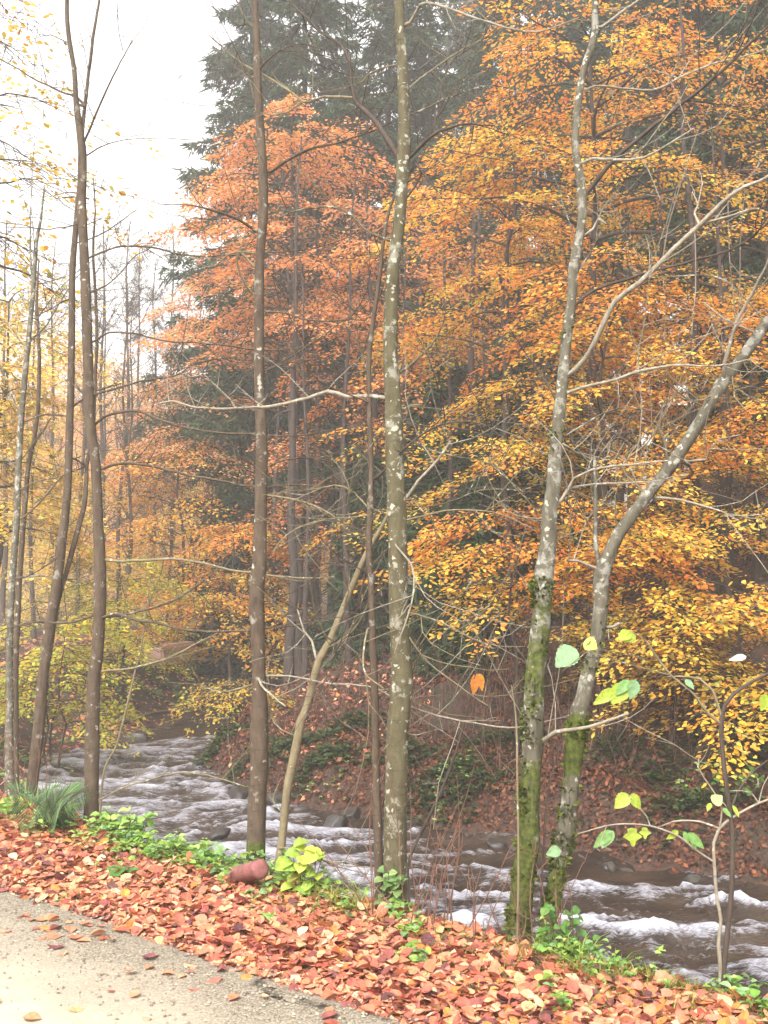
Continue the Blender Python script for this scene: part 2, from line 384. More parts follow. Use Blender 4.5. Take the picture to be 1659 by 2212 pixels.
def stream():
    # strips across the channel following its course
    pl, rr = smooth_line(np.c_[RIV[1:13, 0], RIV[1:13, 1], np.zeros(12)], RIV[1:13, 2], .07)
    T = nrmz(np.gradient(pl, axis=0)); Nn = np.c_[-T[:, 1], T[:, 0]]
    v = np.linspace(-1.35, 1.35, 110)
    A = pl[:, None, 0]+Nn[:, None, 0]*rr[:, None]*v[None]; B = pl[:, None, 1]+Nn[:, None, 1]*rr[:, None]*v[None]
    X = A*TV[0]+B*NV[0]; Y = A*TV[1]+B*NV[1]
    n1 = fbm(X*.9+3, Y*1.7+8, 2); r1 = 1-np.abs(2*fbm(X*.75+11+.6*n1, Y*1.5+2+.8*n1, 3)/.94-1)
    r2 = 1-np.abs(2*vnoise(X*2.3+5+1.2*n1, Y*4.4+1)-1)
    r3 = 1-np.abs(2*vnoise(X*6+A*2+1.5*n1, Y*9+1)-1)
    r4 = vnoise(X*14+2*n1, Y*20)
    rough = .55+.45*smooth((fbm(A*.35+4, B*.5, 2)-.3)/.3)
    calm = smooth((A-14.6)/1.2)*(1-smooth((A-19)/1))
    z = WZ + (1-.8*calm)*rough*(.09*r1**2 + .085*r2**1.5 + .032*r3 + .010*r4) - .06
    up = smooth((A-7)/3)                      # broad broken riffle upstream
    edge = smooth((np.abs(v)[None]-.62)/.35)
    crest = smooth((r1-.78)/.2)*(.35+.65*r3)
    foam = (.60*crest + .55*smooth((r2-.72)/.25)*smooth((r1-.2)/.5)*(.4+.7*r4))*rough + .29*up*(1-calm)*(.35+.5*r2+.3*r3) + .20*r3 - .25*calm - .30*edge*(1-up*.5) - .10
    # lines of broken water seen in the photograph: position in stream axes (t, s), half-length, strength
    for (px, py, L, W, st) in ((1000, 1850, .95, .10, .75), (1070, 1895, .8, .1, .6), (960, 1945, .9, .1, .65), (1080, 1965, .5, .1, .6), (1300, 1990, .45, .14, .75), (1400, 1925, .5, .07, .5),
                               (1260, 1915, .6, .07, .55), (1440, 2040, .35, .11, .8), (1340, 2030, .35, .12, .7), (1640, 2000, .35, .12, .8), (1600, 2110, .5, .1, .35), (1450, 1985, .5, .07, .4),
                               (1000, 2010, .45, .16, 1.0), (900, 1990, .5, .1, .5), (900, 1880, .7, .07, .55), (700, 1800, .8, .15, .5), (760, 1830, .6, .12, .6), (170, 1700, 1.2, .25, .5), (300, 1660, 1.6, .25, .5),
                               (1180, 1880, .4, .06, .5), (1650, 2180, .3, .1, .5)):
        q = P(px, py, 1.0)-np.array((0, 0, CAMZ)); k = (WZ-CAMZ)/q[2]; x0, y0 = q[0]*k, k
        dx = (X-x0); dy = (Y-y0) - .18*np.sin(dx*3.1+px)*W*4
        gz = np.exp(-(dx/L)**4-(dy/W/.85)**2)
        foam = foam + st*gz*(.85*r3*(.5+.8*r2)+.12); z = z + .04*gz*st
    rq = np.random.RandomState(3)
    for i in range(70):      # many thin short streaks
        x0 = rq.uniform(-1, 4.5); y0 = rq.uniform(6.5, 12.5); L = rq.uniform(.15, .55); W = rq.uniform(.02, .05); dx = X-x0; dy = Y-y0-.12*np.sin(dx*5+i)-dx*rq.uniform(-.25, .25)
        gz = np.exp(-(dx/L)**4-(dy/W)**2); foam = foam + rq.uniform(.3, .7)*gz*(.4+.6*r3); z = z+.035*gz
    e, side, s, t = riv(X, Y)
    o = grid(X, Y, z, 'stream', water_mat(), vatt={'foam': foam.ravel()})
    tag(o, kind='structure')
stream()

# ------------------------------------------------------------------ traced bare trees on the near bank
RS = np.random.RandomState(11)
def D(*flat):           # triples px, py, width
    return [(flat[i], flat[i+1], flat[i+2]) for i in range(0, len(flat), 3)]
def traced(pts, Y, dY=0.0, base=False):
    """picture triples -> world points on a plane Y (drifting by dY) with radii"""
    n = len(pts); out = []; rr = []
    for i, (px, py, w_) in enumerate(pts):
        y = Y + dY*i/max(1, n-1)
        out.append(P(px, py, y)); rr.append(rad(w_, y))
    return np.array(out), np.array(rr)
def twiglets(tb, line, rads, rs, dens=3.0, L=(.15, .8), up=.3, r0=.0028, forks=3, start=.15):
    """curved fine shoots along a branch"""
    seg = np.linalg.norm(np.diff(line, axis=0), axis=1); cum = np.r_[0, np.cumsum(seg)]; tot = cum[-1]
    n = int(dens*tot+rs.rand())
    for k in range(n):
        a = tot*(start+(1-start)*rs.rand()); i = min(len(seg)-1, np.searchsorted(cum, a)-1); f = (a-cum[i])/max(seg[i], 1e-6)
        p = lerp(line[i], line[i+1], f); T = nrmz(line[i+1]-line[i])
        d = nrmz(T*rs.uniform(.2, .9)+rs.randn(3)*.55+np.array((0, 0, up)))
        l = rs.uniform(*L); m = 5; q = [p]; c = rs.randn(3)*.22
        for j in range(m): q.append(q[-1]+d*l/m); d = nrmz(d+c/m*1.6+rs.randn(3)*.1+np.array((0, 0, .06)))
        q = np.array(q); r = np.linspace(min(r0, rads[i]*.7), .0012, m+1)
        tb.add(q, r, 4)
        for f_ in range(rs.randint(0, forks+1)):
            j = rs.randint(1, m); dd = nrmz(q[j+1]-q[j]+rs.randn(3)*.5); l2 = l*rs.uniform(.25, .5)
            q2 = np.array([q[j], q[j]+dd*l2*.5, q[j]+(dd+rs.randn(3)*.15)*l2]); tb.add(q2, [.0022, .0017, .001], 3)
def moss_tufts(name, V, rs, sel, parent, n=1800, size=(.012, .03), cols=((.08, .105, .013), (.135, .16, .022), (.045, .065, .010))):
    """little moss shoots standing off the bark; V rings x sides x 3; sel(points)->probability"""
    m, s = V.shape[:2]; i = rs.randint(0, m-1, n*4); j = rs.randint(0, s, n*4); f = rs.rand(n*4)
    p = V[i, j]*(1-f[:, None])+V[i+1, j]*f[:, None]
    c = V.mean(1); cc = c[i]*(1-f[:, None])+c[i+1]*f[:, None]
    k = rs.rand(n*4) < sel(p, cc); p = p[k][:n]; cc = cc[k][:n]
    if len(p) < 5: return
    out = nrmz(p-cc); d = nrmz(out+rs.randn(len(p), 3)*.5+np.array((0, 0, .25)))
    leaves(name, p-out*.003, d, rs.randn(len(p), 3), rs.uniform(*size, len(p)), palette(cols, len(p), rs, .25), M['green'], parent, 'kite')

def bare_tree(name, label, trunk, Y=None, mat='bark_brown', branches=(), top=None, moss=None, group=None, twig='twig', twdens=2.2, lump=.12, sides=14, leaf=None, seed=1, cat='tree', flare=1.5, tufts=None, extend=True, bmat=None, mossz=None, lean=0, sbank=4.12):
    """branches: list of (triples, dY, material or None). trunk runs bottom -> top."""
    rs = np.random.RandomState(seed)
    kx = (trunk[0][0]-CX)/FPX; Y = Y or sbank/(.64*kx+.768)
    pts, rr = traced(trunk, Y, lean)
    base = pts[0].copy(); gz = Hs(base[0], base[1])
    root = empty(name, (base[0], base[1], gz)); root['_abs'] = 1
    pts = np.vstack([[pts[0]-np.array((0, 0, max(.15, pts[0][2]-gz+.15)))], pts]); rr = np.r_[rr[0]*flare, rr]
    if extend:      # the stem goes on above the picture
        d = nrmz(pts[-1]-pts[-2]); p = pts[-1].copy(); r = rr[-1]; ex = []; er = []
        n = 7
        for i in range(n):
            d = nrmz(d+rs.randn(3)*.05+np.array((0, 0, .05))); p = p+d*.55; ex.append(p.copy()); er.append(r*(1-(i+1)/n)+.003)
        pts = np.vstack([pts, ex]); rr = np.r_[rr, er]
    line, lr = smooth_line(pts, rr, .05)
    lr = lr*(1+.42*np.exp(-np.clip(line[:, 2]-gz+.02, 0, 9)/.075)); twdens *= 2.5; tb = Tubes(); V = tb.add(line, lr, sides, lump, moss=moss); tw = tb
    if tufts:
        moss_tufts('moss', V-np.array(root.location), rs, lambda p, c: tufts(p+np.array(root.location), c+np.array(root.location)), root, n=int(tufts.n))
    allb = []
    for br in branches:
        bp, dY = br[0], br[1]; bm = br[2] if len(br) > 2 and br[2] else (bmat or mat)
        q, qr = traced(bp, Y, dY); 
        # start inside the trunk
        j = np.argmin(np.linalg.norm(line-q[0], axis=1))
        if len(br) > 3 and br[3] is not None:
            pl = allb[int(br[3][4:])][0]; jj = np.argmin(np.abs(pl[:, 0]*Y/pl[:, 1]-q[0][0])+np.abs((pl[:, 2]-CAMZ)*Y/pl[:, 1]-(q[0][2]-CAMZ)))
            q = q + (pl[jj]-q[0])*np.linspace(1, .5, len(q))[:, None]
        elif np.linalg.norm(line[j]-q[0]) < .25: q = np.vstack([line[j], q]); qr = np.r_[qr[0], qr]
        wob = rs.randn(len(q), 3)*.006; wob[0] = 0; q = q+wob
        ql, qlr = smooth_line(q, qr*.88, .05)
        if len(ql) > 4:
            kn = (fbm(np.arange(len(ql))*.35+rs.rand()*50, np.zeros(len(ql))+1)-.47)*.03*np.minimum(1, np.arange(len(ql))/4)
            ql[:, 2] += kn; ql[:, 0] += kn[::-1]*.5
        t2 = Tubes(); t2.add(ql, np.maximum(qlr, .0015), 8, .15, moss=(lambda v: np.zeros(len(v))+.05)); twiglets(t2, ql, qlr, rs, twdens); t2.build('branch', M[bm], root)
        allb.append((ql, qlr))
    if extend:
        for i in range(9):
            j = int(len(line)*(1-.22*rs.rand())) - 1; j = max(0, min(len(line)-2, j))
            if line[j][2] < P(0, 0, Y)[2]-.1: continue
            d = nrmz(np.array((rs.randn(), rs.randn(), 1.0))); q = np.array([line[j]+d*k*.35+rs.randn(3)*.03*k for k in range(4)])
            tw.add(q, np.linspace(.010, .003, 4), 5); twiglets(tw, q, [.01]*4, rs, 3)
    for k in range(int(2+len(line)*.03)):      # odd shoots straight off the stem
        j = rs.randint(len(line)//5, len(line)-2); d = nrmz(np.array((rs.randn(), rs.randn()*.7, .5)))
        l = rs.uniform(.15, .6); q = np.array([line[j], line[j]+d*l*.5, line[j]+d*l+rs.randn(3)*.05]); tw.add(q, (.004, .003, .0015), 4)
        twiglets(tw, q, [.004]*3, rs, 3, (.08, .2))
    tb.build('trunk', M[mat], root)
    if leaf:
        lp, cols, sz = leaf
        n = len(lp); lp = np.array(lp)-np.array(root.location)
        leaves('leaf_cluster', lp, rs.randn(n, 3)*.6+np.array((0, 0, -.7)), rs.randn(n, 3), rs.uniform(sz*.7, sz*1.2, n), palette(cols, n, rs), M['beech'], root, 'fold', fold=.3, curl=.4)
    del root['_abs']
    tag(root, label, cat, group)
    return root, line, lr, allb

def mossfun(zr, side=-1.0, strength=1.0):
    """moss between heights, stronger on one side of the stem"""
    def f(v):
        a = np.zeros(len(v))
        for z0, z1, k in zr: a = np.maximum(a, k*smooth((v[:, 2]-z0)/.12)*smooth((z1-v[:, 2])/.12))
        return a*strength
    return f
def ztop(py, Y): return P(0, py, Y)[2]

# --- tree at the far left pair and their slimmer neighbours
YB = {}
def base_s(px, sb=4.12): return sb/(.64*(px-CX)/FPX+.768)
leafpos = []
T0 = D(58, 1760, 22, 70, 1685, 24, 80, 1610, 25, 87, 1535, 25, 93, 1460, 23, 97, 1429, 21, 107, 1354, 23, 117, 1304, 22, 127, 1229, 22, 132, 1179, 21, 142, 1104, 18, 147, 1029, 17, 150, 929, 17, 152, 879, 16, 154, 779, 15, 155, 700, 15, 156, 600, 14, 162, 510, 13, 172, 400, 11, 174, 300, 10)
T1 = D(197, 1785, 31, 198, 1685, 30, 200, 1560, 30, 203, 1460, 27, 208, 1429, 27, 215, 1329, 27, 215, 1229, 27, 212, 1130, 23, 206, 1000, 23, 198, 954, 25, 192, 879, 24, 190, 779, 23, 186, 650, 22, 182, 550, 20, 178, 475, 21, 177, 425, 18, 178, 330, 19, 165, 225, 12, 160, 150, 11, 148, 75, 10, 145, 0, 9)
bare_tree('bare_tree', 'bare brown trunk left of centre that forks high up against the white sky', T1, mat='bark_brown', seed=3, twdens=1.6, branches=[
    (D(179, 300, 10, 187, 210, 9, 195, 100, 8, 215, 0, 6, 225, -60, 4), .3),
    (D(182, 310, 6, 215, 220, 5, 240, 165, 4, 285, 90, 2), -.3),
    (D(180, 230, 7, 155, 205, 6, 75, 165, 4, 0, 132, 3), .4),
    (D(192, 557, 5, 250, 535, 5, 325, 535, 5, 400, 550, 4, 475, 552, 4, 575, 550, 3, 675, 540, 3, 790, 505, 2), -.5),
    (D(207, 735, 6, 235, 720, 5, 290, 720, 5, 350, 732, 4, 450, 747, 4, 570, 755, 4, 675, 745, 3, 775, 710, 2), -.6),
    (D(207, 914, 8, 240, 894, 7, 300, 886, 7, 350, 909, 6, 425, 924, 6, 550, 939, 5, 650, 941, 4, 795, 921, 3), -.7),
    (D(222, 1014, 8, 250, 999, 7, 290, 996, 7, 350, 1011, 6, 425, 1031, 6, 545, 1049, 5, 675, 1051, 4, 740, 1060, 2), -.8),
    (D(230, 1209, 8, 300, 1209, 7, 390, 1214, 7, 500, 1229, 6, 600, 1241, 5, 675, 1249, 4, 725, 1246, 3), -.5, 'bark_pale'),
    (D(220, 1336, 8, 250, 1329, 7, 300, 1336, 7, 350, 1351, 6, 440, 1364, 6, 540, 1359, 5, 650, 1349, 4, 750, 1334, 3), -.9),
    (D(220, 1451, 6, 275, 1444, 6, 350, 1429, 5, 400, 1404, 5, 450, 1379, 4, 480, 1365, 2), .3, 'bark_pale'),
    (D(225, 1334, 6, 300, 1324, 5, 375, 1299, 5, 435, 1264, 4, 475, 1249, 3), .6),
    (D(215, 1725, 4, 275, 1700, 4, 350, 1677, 4, 415, 1672, 4, 480, 1685, 3, 540, 1705, 2), -.4, 'bark_pale'),
    (D(205, 1330, 6, 150, 1340, 5, 90, 1345, 5, 40, 1358, 3), .2),
    (D(203, 855, 6, 300, 824, 5, 375, 809, 5, 425, 784, 4, 500, 779, 4, 545, 795, 2), -.4),
    (D(185, 640, 5, 240, 610, 4, 290, 560, 3, 325, 535, 2), .5),
    (D(192, 430, 4, 150, 415, 3, 105, 425, 2), .3), (D(180, 480, 4, 100, 495, 3, 0, 480, 2), .5),
    (D(187, 335, 4, 225, 315, 3, 300, 303, 2, 420, 300, 2), -.2)],
    moss=mossfun([(ztop(1350, 7.2), ztop(1310, 7.2), 1.2)]))
bare_tree('bare_tree', 'dark brown bare trunk leaning right, rising behind the fern to cross the forked stem', T0, Y=7.9, mat='bark_brown', seed=4, twdens=1.6, extend=False, branches=[
    (D(105, 1420, 11, 120, 1330, 11, 132, 1279, 11, 147, 1219, 13, 165, 1154, 14, 182, 1079, 12, 190, 994, 10, 200, 900, 8, 208, 779, 8, 210, 700, 8, 206, 550, 7, 201, 450, 4, 200, 380, 2), .25),
    (D(150, 900, 5, 100, 895, 5, 50, 914, 3), .3), (D(154, 880, 5, 200, 852, 4, 260, 830, 3), .5),
    (D(150, 985, 5, 180, 1010, 4, 135, 1029, 3), .2), (D(156, 640, 4, 120, 660, 3, 80, 680, 3), .3),
    (D(110, 1340, 5, 60, 1345, 4, 0, 1365, 3), .2), (D(130, 1200, 4, 70, 1240, 3, 20, 1255, 2), -.3),
    (D(158, 530, 4, 230, 500, 3, 300, 452, 2), -.3)])
T2 = D(22, 1755, 20, 20, 1660, 20, 20, 1560, 17, 22, 1529, 15, 20, 1454, 15, 22, 1354, 15, 25, 1279, 15, 30, 1204, 15, 37, 1104, 14, 40, 1004, 14, 45, 919, 13, 50, 854, 13, 57, 779, 12, 65, 700, 11, 72, 625, 10, 78, 525, 9, 88, 475, 6, 96, 400, 3)
bare_tree('bare_tree', 'slender grey trunk with pale lichen streaks, leftmost tall stem beside the bank plants', T2, Y=8.2, mat='bark_grey', seed=5, twdens=2, extend=False, branches=[
    (D(70, 600, 6, 68, 540, 5, 67, 480, 4, 67, 420, 2, 76, 280, 1.5), .2), (D(62, 740, 5, 100, 700, 4, 150, 620, 3, 200, 560, 2), .4),
    (D(45, 920, 4, 20, 850, 3, 0, 790, 3), .2), (D(78, 690, 4, 120, 640, 3, 165, 590, 2), -.3), (D(38, 1060, 4, 90, 1040, 3, 135, 1029, 2), -.2),
    (D(25, 1250, 4, 90, 1244, 4, 160, 1250, 3, 205, 1240, 2), -.3), (D(60, 760, 4, 20, 700, 3, 0, 690, 2), .3)])
T2b = D(36, 1742, 14, 34, 1600, 13, 34, 1450, 12, 38, 1340, 12, 42, 1260, 12, 47, 1179, 12, 55, 1079, 11, 62, 1004, 10, 75, 940, 9, 82, 879, 9, 85, 779, 8, 82, 700, 7, 80, 640, 5, 84, 560, 3)
bare_tree('bare_tree', 'thin brown trunk close behind the leftmost grey stem', T2b, Y=8.7, mat='bark_brown', seed=6, twdens=2, extend=False, branches=[
    (D(62, 1000, 6, 75, 960, 5, 90, 934, 5, 110, 900, 3), .2), (D(20, 1140, 4, 60, 1110, 4, 100, 1070, 5, 135, 1029, 4), -.4, 'bark_pale'), (D(25, 1024, 4, 60, 975, 4, 90, 934, 3), -.4, 'bark_pale')])
# --- straight brown trunk left of centre
T3 = D(553, 1850, 39, 555, 1735, 39, 560, 1660, 40, 560, 1585, 40, 561, 1510, 34, 560, 1479, 31, 556, 1379, 32, 555, 1279, 34, 560, 1229, 32, 562, 1179, 29, 563, 1079, 27, 565, 979, 26, 563, 904, 25, 560, 829, 24, 560, 779, 22, 560, 650, 21, 562, 550, 21, 568, 475, 22, 568, 375, 20, 562, 275, 19, 558, 225, 18, 556, 150, 17, 555, 75, 15, 552, 0, 13)
Y3 = base_s(553)
bare_tree('bare_tree', 'straight brown trunk behind the terracotta pipe with a moss cuff near its foot', T3, mat='bark_brown', seed=7, twdens=2.6, branches=[
    (D(552, 500, 8, 520, 470, 7, 475, 452, 6, 425, 445, 4, 350, 447, 2), -.3),
    (D(550, 575, 6, 515, 540, 6, 490, 550, 5, 465, 575, 4, 420, 572, 2), .2, 'bark_pale'), (D(515, 542, 5, 520, 590, 5, 548, 635, 4), .1, 'bark_pale'),
    (D(585, 368, 8, 640, 335, 7, 700, 315, 6, 790, 285, 4, 850, 262, 3), -.5),
    (D(575, 675, 6, 615, 675, 5, 665, 692, 5, 800, 695, 3), -.4),
    (D(577, 1069, 6, 640, 1079, 5, 700, 1099, 4, 740, 1124, 3), -.3, 'bark_pale'),
    (D(575, 1459, 5, 625, 1461, 4, 700, 1469, 4, 800, 1484, 4, 840, 1500, 4, 900, 1532, 4, 1000, 1562, 4, 1100, 1573, 4, 1180, 1560, 3, 1235, 1545, 2), -.8, 'branch_pale'),
    (D(560, 1450, 6, 562, 1480, 6, 590, 1505, 5, 620, 1525, 3), -.2, 'branch_pale'),
    (D(552, 1475, 4, 510, 1485, 4, 480, 1495, 3, 440, 1490, 2), .2, 'bark_pale'),
    (D(556, 150, 6, 590, 120, 4, 640, 100, 3, 700, 110, 2), -.3), (D(548, 60, 4, 530, 40, 4, 510, 0, 3), .2),
    (D(552, 225, 4, 540, 170, 4, 520, 130, 3, 450, 75, 2), .3), (D(570, 800, 4, 640, 770, 4, 730, 700, 3, 800, 650, 2), .6),
    (D(575, 1010, 4, 650, 990, 4, 760, 1000, 3, 800, 985, 2), .5), (D(575, 1300, 4, 650, 1270, 3, 740, 1200, 2), .5)],
    moss=mossfun([(ztop(1850, Y3)-.2, ztop(1790, Y3), 1.15), (ztop(1300, Y3), ztop(1240, Y3), .4)]))
# --- leaning thin pale stem
T4 = D(600, 1885, 18, 610, 1810, 18, 620, 1710, 18, 635, 1635, 20, 650, 1560, 19, 662, 1529, 17, 675, 1479, 17, 690, 1424, 18, 710, 1389, 15, 745, 1304, 13, 790, 1199, 12, 829, 1130, 8, 850, 1085, 4)
bare_tree('bare_tree', 'thin pale stem leaning right, forking behind the straight brown trunk and the central trunk', T4, mat='bark_pale', seed=8, twdens=2.5, sides=10, lump=.08, extend=False, cat='young tree', branches=[
    (D(687, 1425, 7, 670, 1385, 6, 655, 1365, 5, 645, 1310, 3), .1, 'branch_pale'),
    (D(607, 1835, 5, 620, 1829, 4, 670, 1845, 4, 740, 1870, 3, 810, 1878, 2), -.3),
    (D(700, 1400, 4, 760, 1360, 3, 800, 1290, 2), -.2), (D(640, 1590, 3, 600, 1560, 3, 570, 1500, 2), .2)])
# --- thin red-brown stem and thick lichen-spotted trunk, centre
T5 = D(818, 1962, 18, 817, 1810, 19, 812, 1660, 17, 810, 1510, 17, 805, 1379, 15, 802, 1279, 14, 797, 1179, 14, 800, 1104, 14, 802, 1029, 12, 800, 954, 12, 798, 879, 11, 797, 779, 11, 805, 700, 10, 820, 600, 9, 828, 525, 8, 845, 440, 6, 880, 380, 4, 904, 350, 4)
Y5 = base_s(818)
bare_tree('bare_tree', 'thin upright brown stem standing just left of the thick lichen-spotted trunk', T5, mat='bark_brown', seed=9, twdens=3.6, sides=10, extend=False, cat='young tree', branches=[
    (D(905, 350, 4, 939, 280, 4, 969, 150, 3, 1039, 90, 3, 1079, 0, 2), .1, None, None),
    (D(802, 1040, 8, 829, 1009, 7, 879, 959, 6, 954, 919, 5, 1029, 911, 4, 1089, 954, 2), -.3, 'bark_mid'),
    (D(800, 1185, 6, 780, 1280, 5, 770, 1320, 4, 740, 1345, 3), .2), (D(795, 1360, 5, 785, 1420, 5, 790, 1460, 4, 830, 1490, 3), -.2, 'bark_pale'),
    (D(798, 800, 5, 770, 740, 4, 740, 700, 3), .2), (D(800, 870, 4, 690, 820, 3, 640, 760, 2), -.3), (D(801, 1100, 5, 740, 1050, 4, 680, 1060, 3, 620, 1090, 2), .1, 'bark_pale'),
    (D(802, 1110, 4, 700, 1130, 4, 620, 1150, 3, 590, 1190, 2), -.2, 'bark_pale'), (D(800, 1240, 4, 740, 1210, 3, 690, 1220, 2), -.2), (D(806, 1400, 4, 740, 1440, 3, 690, 1520, 2), .2)])
T6 = D(850, 1985, 48, 854, 1885, 48, 854, 1785, 48, 857, 1660, 47, 860, 1560, 48, 867, 1500, 49, 867, 1429, 46, 861, 1329, 43, 859, 1154, 41, 857, 1079, 42, 852, 979, 41, 850, 879, 37, 844, 779, 32, 845, 650, 30, 850, 575, 29, 860, 500, 27, 867, 425, 27, 871, 350, 30, 874, 300, 30, 872, 200, 25, 867, 100, 22, 862, 0, 19)
Y6 = base_s(850)
bare_tree('bare_tree', 'thick olive trunk in the middle, spotted all over with white lichen', T6, mat='bark_olive', seed=10, twdens=2.6, sides=18, branches=[
    (D(866, 350, 16, 829, 300, 14, 800, 250, 12, 765, 210, 10, 755, 150, 8, 740, 100, 7, 690, 65, 6, 645, 25, 5, 620, -5, 4), .6, 'bark_mid'),
    (D(765, 208, 7, 700, 207, 7, 655, 225, 6, 600, 180, 6, 550, 150, 5, 505, 125, 4, 450, 75, 2), .9, 'bark_pale', 'join0'),
    (D(655, 225, 5, 620, 245, 5, 585, 252, 4, 560, 250, 2), .3, 'bark_pale', 'join1'),
    (D(822, 510, 7, 795, 495, 6, 760, 465, 6, 720, 452, 5, 675, 450, 4, 625, 455, 4, 585, 480, 2), .3),
    (D(848, 862, 12, 800, 852, 10, 750, 854, 10, 710, 844, 9, 665, 859, 8, 600, 874, 8, 500, 879, 6, 425, 877, 5, 370, 867, 5, 330, 874, 3), .5, 'branch_pale'),
    (D(860, 809, 8, 895, 779, 6, 940, 730, 4, 965, 690, 2), .2), (D(870, 886, 9, 890, 880, 8, 907, 874, 7), .1, 'bark_pale'),
    (D(879, 345, 10, 929, 295, 8, 994, 275, 6, 1064, 277, 3), -.3, 'bark_mid'), (D(878, 430, 6, 910, 370, 5, 900, 360, 5, 950, 412, 4), -.1, 'bark_mid'),
    (D(878, 50, 10, 904, 10, 8, 924, 8, 8, 994, 30, 7, 1054, 45, 6, 1109, 60, 6, 1169, 65, 5, 1244, 45, 3), -.4, 'branch_pale'),
    (D(875, 1075, 8, 904, 1039, 8, 944, 994, 7, 974, 954, 5), -.1, 'branch_pale'),
    (D(870, 944, 4, 929, 969, 4, 1029, 994, 3, 1079, 1024, 3, 1129, 1064, 2), -.3), (D(869, 1319, 4, 929, 1334, 4, 994, 1369, 3, 1064, 1404, 2), -.3, 'bark_pale'),
    (D(879, 1369, 4, 929, 1429, 4, 994, 1489, 3, 1054, 1529, 2), -.2, 'bark_pale'), (D(845, 1140, 5, 859, 1179, 5, 889, 1219, 5, 897, 1279, 5, 879, 1334, 4, 850, 1400, 2), -.2, 'branch_pale'),
    (D(880, 1090, 4, 960, 1085, 4, 1050, 1060, 3, 1150, 1065, 2), .3), (D(880, 1120, 4, 1000, 1095, 4, 1080, 1110, 3, 1150, 1145, 2), -.3, 'bark_pale'),
    (D(872, 250, 5, 950, 215, 4, 1050, 190, 3, 1140, 195, 2), .3), (D(885, 190, 4, 960, 130, 4, 1060, 80, 3), .4, 'bark_pale'), (D(860, 145, 4, 800, 165, 4, 765, 205, 3), .2, 'bark_pale')],
    moss=mossfun([(-9, ztop(1900, Y6), .35), (ztop(1100, Y6), ztop(700, Y6), .12)]))
# --- mossy pair on the right
T7 = D(1117, 2030, 46, 1124, 1960, 48, 1132, 1885, 50, 1142, 1810, 46, 1142, 1735, 45, 1149, 1635, 42, 1152, 1560, 45, 1154, 1490, 44, 1159, 1429, 44, 1169, 1329, 40, 1174, 1254, 42, 1184, 1179, 36, 1187, 1104, 35, 1194, 1054, 32, 1199, 979, 28, 1204, 929, 26, 1212, 854, 25, 1219, 779, 24, 1224, 725, 23, 1234, 650, 21, 1239, 575, 21, 1254, 500, 19, 1257, 440, 20, 1254, 390, 19, 1243, 325, 17, 1244, 275, 17, 1252, 200, 16, 1264, 140, 15, 1284, 75, 15, 1286, 0, 14)
Y7 = base_s(1117)
def tuft_band(bands, Y, sidex, n):
    zz = [(ztop(b, Y), ztop(a, Y), k) for a, b, k in bands]
    def f(p, c):
        pr = np.zeros(len(p))
        for z0, z1, k in zz: pr = np.maximum(pr, k*smooth((p[:, 2]-z0)/.06)*smooth((z1-p[:, 2])/.06))
        o = nrmz(p-c); s = np.clip(.55+.6*o[:, 0]*sidex-.25*o[:, 1], 0, 1)
        nz = smooth((fbm(p[:, 0]*22+p[:, 1]*9, p[:, 2]*14, 3)-.38)/.12)
        return pr*s*nz
    f.n = n; return f
